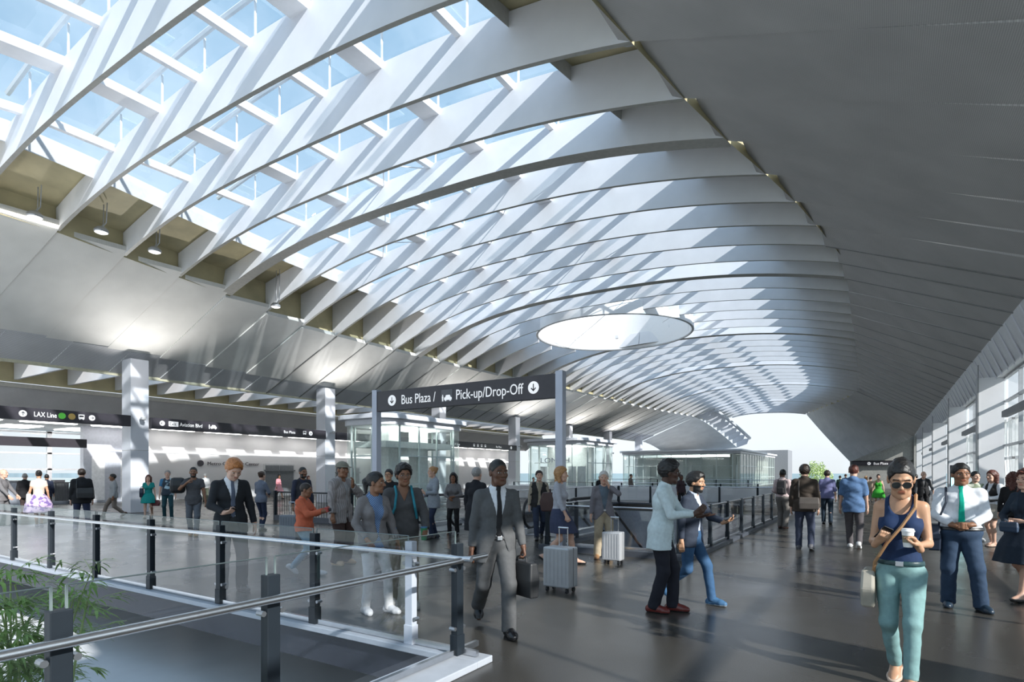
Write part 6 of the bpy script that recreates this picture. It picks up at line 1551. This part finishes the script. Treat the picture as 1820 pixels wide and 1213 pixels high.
c = p.w((-.24,.02,.88)); slab_bag('tote_bag', p, c, (.12,.34,.34), p.rz, ('whitebag',(.62,.60,.58)), 'white tote bag on the arm of the woman in the lilac dress', 'bag')
c = p.w((-.22,.04,.62)); slab_bag('hand_bag', p, (c[0], c[1], c[2]+.0), (.14,.26,.24), p.rz, ('brownbag2',(.11,.055,.04)), 'brown bag hanging below the white tote bag', 'bag')
person(dict(px=(44,918), vh=840, face=172, skin='light', hair='grey', hstyle='crop', res=.02, label='man in a black jacket walking away left of the woman in lilac'.replace(' left of',' beside'), feet=WALK_L, bcol=('brownish',(.08,.06,.055)), shoes=BSH, tops=[closed(BLK)]))
person(dict(px=(83,913), vh=843, face=178, skin='brown', hair='black', hstyle='crop', res=.022, label='dark-clothed man just beyond the woman in the lilac dress', bcol=BLK, shoes=BSH, tops=[closed(NAVY)]))
p = person(dict(px=(4,938), vh=834, face=60, skin='light', hair='grey', hstyle='bald', res=.017, label='man in a grey suit at the very edge by the first column, pushing a cart', feet=straight(.1,.1,-.1), hands=[(-.2,.3,.95),(.2,.3,.95)], bcol=GRY, shoes=BSH, tops=[closed(('suitmid',(.16,.155,.16)), hem=-.12)]))
o = empty('luggage_cart', on_floor(-16,936)+(0,), YAW); tag(o, 'dark wedge-shaped luggage cart cut by the edge of the picture', 'cart')
mb = MB(); mb.prism([(-.5,.25),(.35,.25),(.5,.62),(-.5,.62)], 'y', -.25, .25); mb.build('cart_body', mat('cart_grey', (.08,.08,.085), .5), o, bevel=.02)
for sx in (-1, 1):
    mb = MB(); mb.tube([(sx*.3,-.2,.10),(sx*.3,.2,.10)], .10, 14); mb.box(sx*.3-.02,sx*.3+.02,-.18,.18,.1,.26); mb.build('wheel', RUB, o)
p = person(dict(px=(264,921), vh=843, face=-8, fem=True, skin='light', hair='auburn', hstyle='long', res=.018, label='woman in a teal dress with a dark red handbag', feet=WALK_R, bottom='skirt', skirt_z=.60, skirt_flare=.03, bcol=('tealdress',(.01,.26,.24)), shoes=('beigeshoe',(.5,.4,.32),.5), tops=[dict(name='dress_top', col=('tealdress',(.01,.26,.24)), inf=.012, ainf=.01, sleeve=.5, hem=.02, neck='vee')]))
c = in_hand(p, 0, .06, .0); slab_bag('hand_bag', p, (c[0], c[1], c[2]-.18), (.13,.30,.22), p.rz+1.2, ('redbag',(.13,.025,.03)), 'dark red handbag carried by the woman in the teal dress', 'bag')
c = p.w((.24,-.02,1.02)); slab_bag('shoulder_bag', p, c, (.12,.30,.34), p.rz, ('bagnavy',(.02,.03,.055)), 'dark blue bag on the shoulder of the woman in the teal dress', 'bag')
p = person(dict(px=(298,924), vh=836, face=-6, skin='light', hair='grey', hstyle='short', res=.018, label='man in a blue raglan t-shirt and teal jeans', feet=[(-.13,.02,0,0,-10),(.1,-.05,0,0,8)], bcol=('tealjeans',(.015,.06,.075)), leg_inf=.012, shoes=BSH,
    tops=[dict(name='undersleeves', col=('raglanblue',(.06,.20,.36)), inf=.012, ainf=.016, sleeve=.75, hem=.1, neck='crew'), dict(name='t_shirt', col=('raglan',(.035,.05,.07),.8,.1,('spots',(.45,.62,.70),5)), inf=.020, ainf=.010, sleeve=0, hem=-.06, neck='crew')]))
for i, (u, v, vh, sk, hr, top, bot, fem, lab) in enumerate([
    (365,892,842,'light','white',('w2',(.55,.55,.55)),('olv',(.10,.11,.08)),False,'distant man in a pale shirt behind the ginger-haired man'),
    (495,888,843,'brown','black',('redst',(.50,.06,.09),.8,.1,('stripe',(.75,.45,.48),11)),('pinkw',(.6,.3,.33)),True,'distant woman in a red striped dress'),
    (548,893,846,'light','auburn',('pinkgrey',(.35,.28,.28)),BLK,True,'distant woman by the second column'),
    (948,893,848,'light','black',('cream2',(.45,.42,.38)),GRY,False,'distant man in a cream top before the lunch pavilion'),
    (1121,888,843,'tan','dkbrown',('taupe',(.17,.14,.12)),('beige2',(.40,.37,.30)),False,'distant man in a brown jacket before the long glass hall'),
    (1210,905,843,'dark','black',('maroon',(.05,.03,.035)),BLK,False,'distant dark-clothed person between the mint blazer and the navy blazer'),
    (1066,894,846,'tan','black',BLK,BLK,False,'distant person behind the shoulder of the white-haired man'),
    (1493,886,845,'tan','black',('dkgreen',(.03,.06,.05)),BLK,False,'distant figure in dark green past the open end'),
    (1503,884,843,'light','brown',NAVY,('bl3',(.2,.35,.45)),False,'distant figure in navy and light jeans past the open end'),
    (1539,888,846,'light','blond',('pk',(.45,.30,.26)),('tan3',(.30,.24,.18)),True,'distant woman in a pink top near the end wall'),
    (1547,893,848,'light','auburn',('tan4',(.38,.30,.22)),('tan3',(.30,.24,.18)),False,'distant man in tan clothes near the end wall')]):
    person(dict(px=(u,v), vh=vh, face=(178 if u > 1400 or u == 365 else (i*50) % 70), skin=sk, hair=hr, fem=fem, hstyle=('long' if fem else 'short'), res=.026, hres=.009, fres=.008, label=lab, feet=WALK_L if i % 2 else straight(), bottom='skirt' if lab.endswith('dress') else 'pants', skirt_z=.5,
        bcol=bot, shoes=BSH, tops=[closed(top, hem=-.08)]))

# ---------- walkway, walking away
p = person(dict(px=(1391,940), vh=834, face=158, skin='dark', hair='black', hstyle='crop', res=.016, label='man in a pale pink shirt and grey trousers by the long railing', feet=[(-.09,.05,0,0,0),(.09,-.05,0,0,0)], hands=[(-.18,.16,.98),(.26,.05,.83)], head=(40,0,0), bcol=('grtr',(.15,.14,.13)), leg_inf=.022, flare=.014, shoes=('brownshoe',(.08,.04,.03),.5), tops=[shirt(('pinkshirt',(.50,.40,.40)), inf=.022, ainf=.02, hem=-.02, sleeve=1.3)]))
backpack(p, ('darkpack',(.03,.028,.03)), 'dark slim backpack on the man in the pale pink shirt', sz=(.26,.12,.42), off=(.04,-.18,0))
p = person(dict(px=(1430,978), vh=826, face=178, skin='light', hair='dkbrown', hstyle='thick', res=.014, label='man in a brown jacket and dark blue jeans walking away with a satchel', feet=[(-.11,.06,0,0,-6),(.12,-.10,.03,16,8)], bcol=('bluejn',(.045,.055,.09)), leg_inf=.016, shoes=('whitesole',(.10,.10,.11),.5,(.6,.6,.6)), tops=[closed(('brownjk',(.045,.034,.026)), hem=-.12, inf=.032, ainf=.028, amp=.008)]))
c = p.w((.09,-.20,.98)); slab_bag('satchel', p, c, (.40,.12,.26), p.rz, ('taupebag',(.10,.085,.075)), 'taupe satchel across the back of the man in the brown jacket', 'bag', handle=False, strap=strap_over(p, 0))
person(dict(px=(1470,932), vh=836, face=180, skin='light', hair='dkbrown', hstyle='short', res=.017, label='man in a blue-violet checked shirt walking away down the walkway', feet=[(-.1,.05,0,0,0),(.1,-.05,0,0,0)], bcol=('dkjeansc',(.02,.035,.055)), shoes=BSH, tops=[shirt(('violet',(.13,.14,.28),.8,.1,('plaid',(.22,.22,.38),9)), hem=-.08, inf=.024, ainf=.02, sleeve=1.2)]))
person(dict(px=(1517,975), vh=826, face=178, skin='light', hair='auburn', hstyle='short', res=.014, label='man in a denim shirt and grey trousers walking away past the sunglasses woman', feet=[(-.07,.16,0,0,0),(.10,-.18,.05,26,0)], bcol=('grtr2',(.10,.09,.095)), leg_inf=.016, shoes=('whites',(.6,.6,.6),.5,(.7,.7,.7)), tops=[shirt(('denim',(.085,.16,.30),.8,.16), hem=-.16, inf=.030, ainf=.026, sleeve=1.0, amp=.008)]))
person(dict(px=(1561,905), vh=842, face=4, fem=True, skin='light', hair='brown', hstyle='bun', res=.02, label='woman in a bright green dress near the end wall', feet=WALK_L, bottom='skirt', skirt_z=.56, bcol=('greend',(.04,.32,.03)), shoes=BSH, tops=[dict(name='dress_top', col=('greend',(.04,.32,.03)), inf=.012, ainf=.01, sleeve=0, hem=.02, neck='scoop', straps=.11)]))
person(dict(px=(1641,918), vh=838, face=16, skin='light', hair='grey', hstyle='bald', res=.018, label='bald man in a black suit under the glowing screen', feet=straight(), hands=[(-.3,.1,1.0),(.26,.05,.85)], bcol=BLK, shoes=BSH, tops=[shirt(GRY, inf=.01), jacket(('bsuit',(.018,.018,.02)), open=(1.1,.05,.06), inf=.036)]))
person(dict(px=(1627,914), vh=843, face=176, skin='light', hair='black', hstyle='short', res=.02, label='dark-coated person standing next to the bald man in black', bcol=BLK, shoes=BSH, tops=[closed(BLK, hem=-.3)]))
p = person(dict(px=(1765,972), vh=836, face=-40, fem=True, skin='light', hair='auburn', hstyle='long', res=.015, label='woman in a black vest, white sleeves and beige shorts', feet=[(-.07,.05,0,0,0),(.06,-.05,0,0,0)], hands=[(-.08,.26,1.12),(.10,.26,1.10)], poles=[(-1,-.5,-.6),(1,-.5,-.6)], bottom='skirt', skirt_z=.66, skirt_flare=.02, bcol=('beigesh',(.42,.38,.32)), shoes=('nude',(.5,.36,.28),.5), shoe_top=-.04,
    tops=[shirt(WHT, inf=.014, ainf=.02), dict(name='vest', col=('vestblack',(.03,.028,.028)), inf=.026, ainf=.01, sleeve=0, hem=-.02, open=(1.0,.05,.06))]))
c = p.w((-.24,-.04,.86)); slab_bag('shoulder_bag', p, c, (.12,.30,.26), p.rz, ('olivebag',(.12,.10,.07)), 'brown bag at the hip of the woman in beige shorts', 'bag')
person(dict(px=(1732,962), vh=838, face=30, skin='light', hair='black', hstyle='short', res=.017, label='person in a camouflage green top behind the man with the green tie', feet=straight(), bcol=('wht2',(.5,.5,.48)), shoes=('whites',(.6,.6,.6),.5,(.7,.7,.7)), tops=[shirt(('camo',(.20,.24,.16),.8,.1,('spots',(.45,.48,.40),8)), inf=.02)]))
person(dict(px=(1800,985), vh=840, face=170, fem=True, skin='light', hair='auburn', hstyle='curly', res=.015, label='woman with brown curls in a black top turned away beside the navy dress woman', feet=straight(), bcol=BLK, shoes=BSH, tops=[closed(BLK, hem=-.1)]))
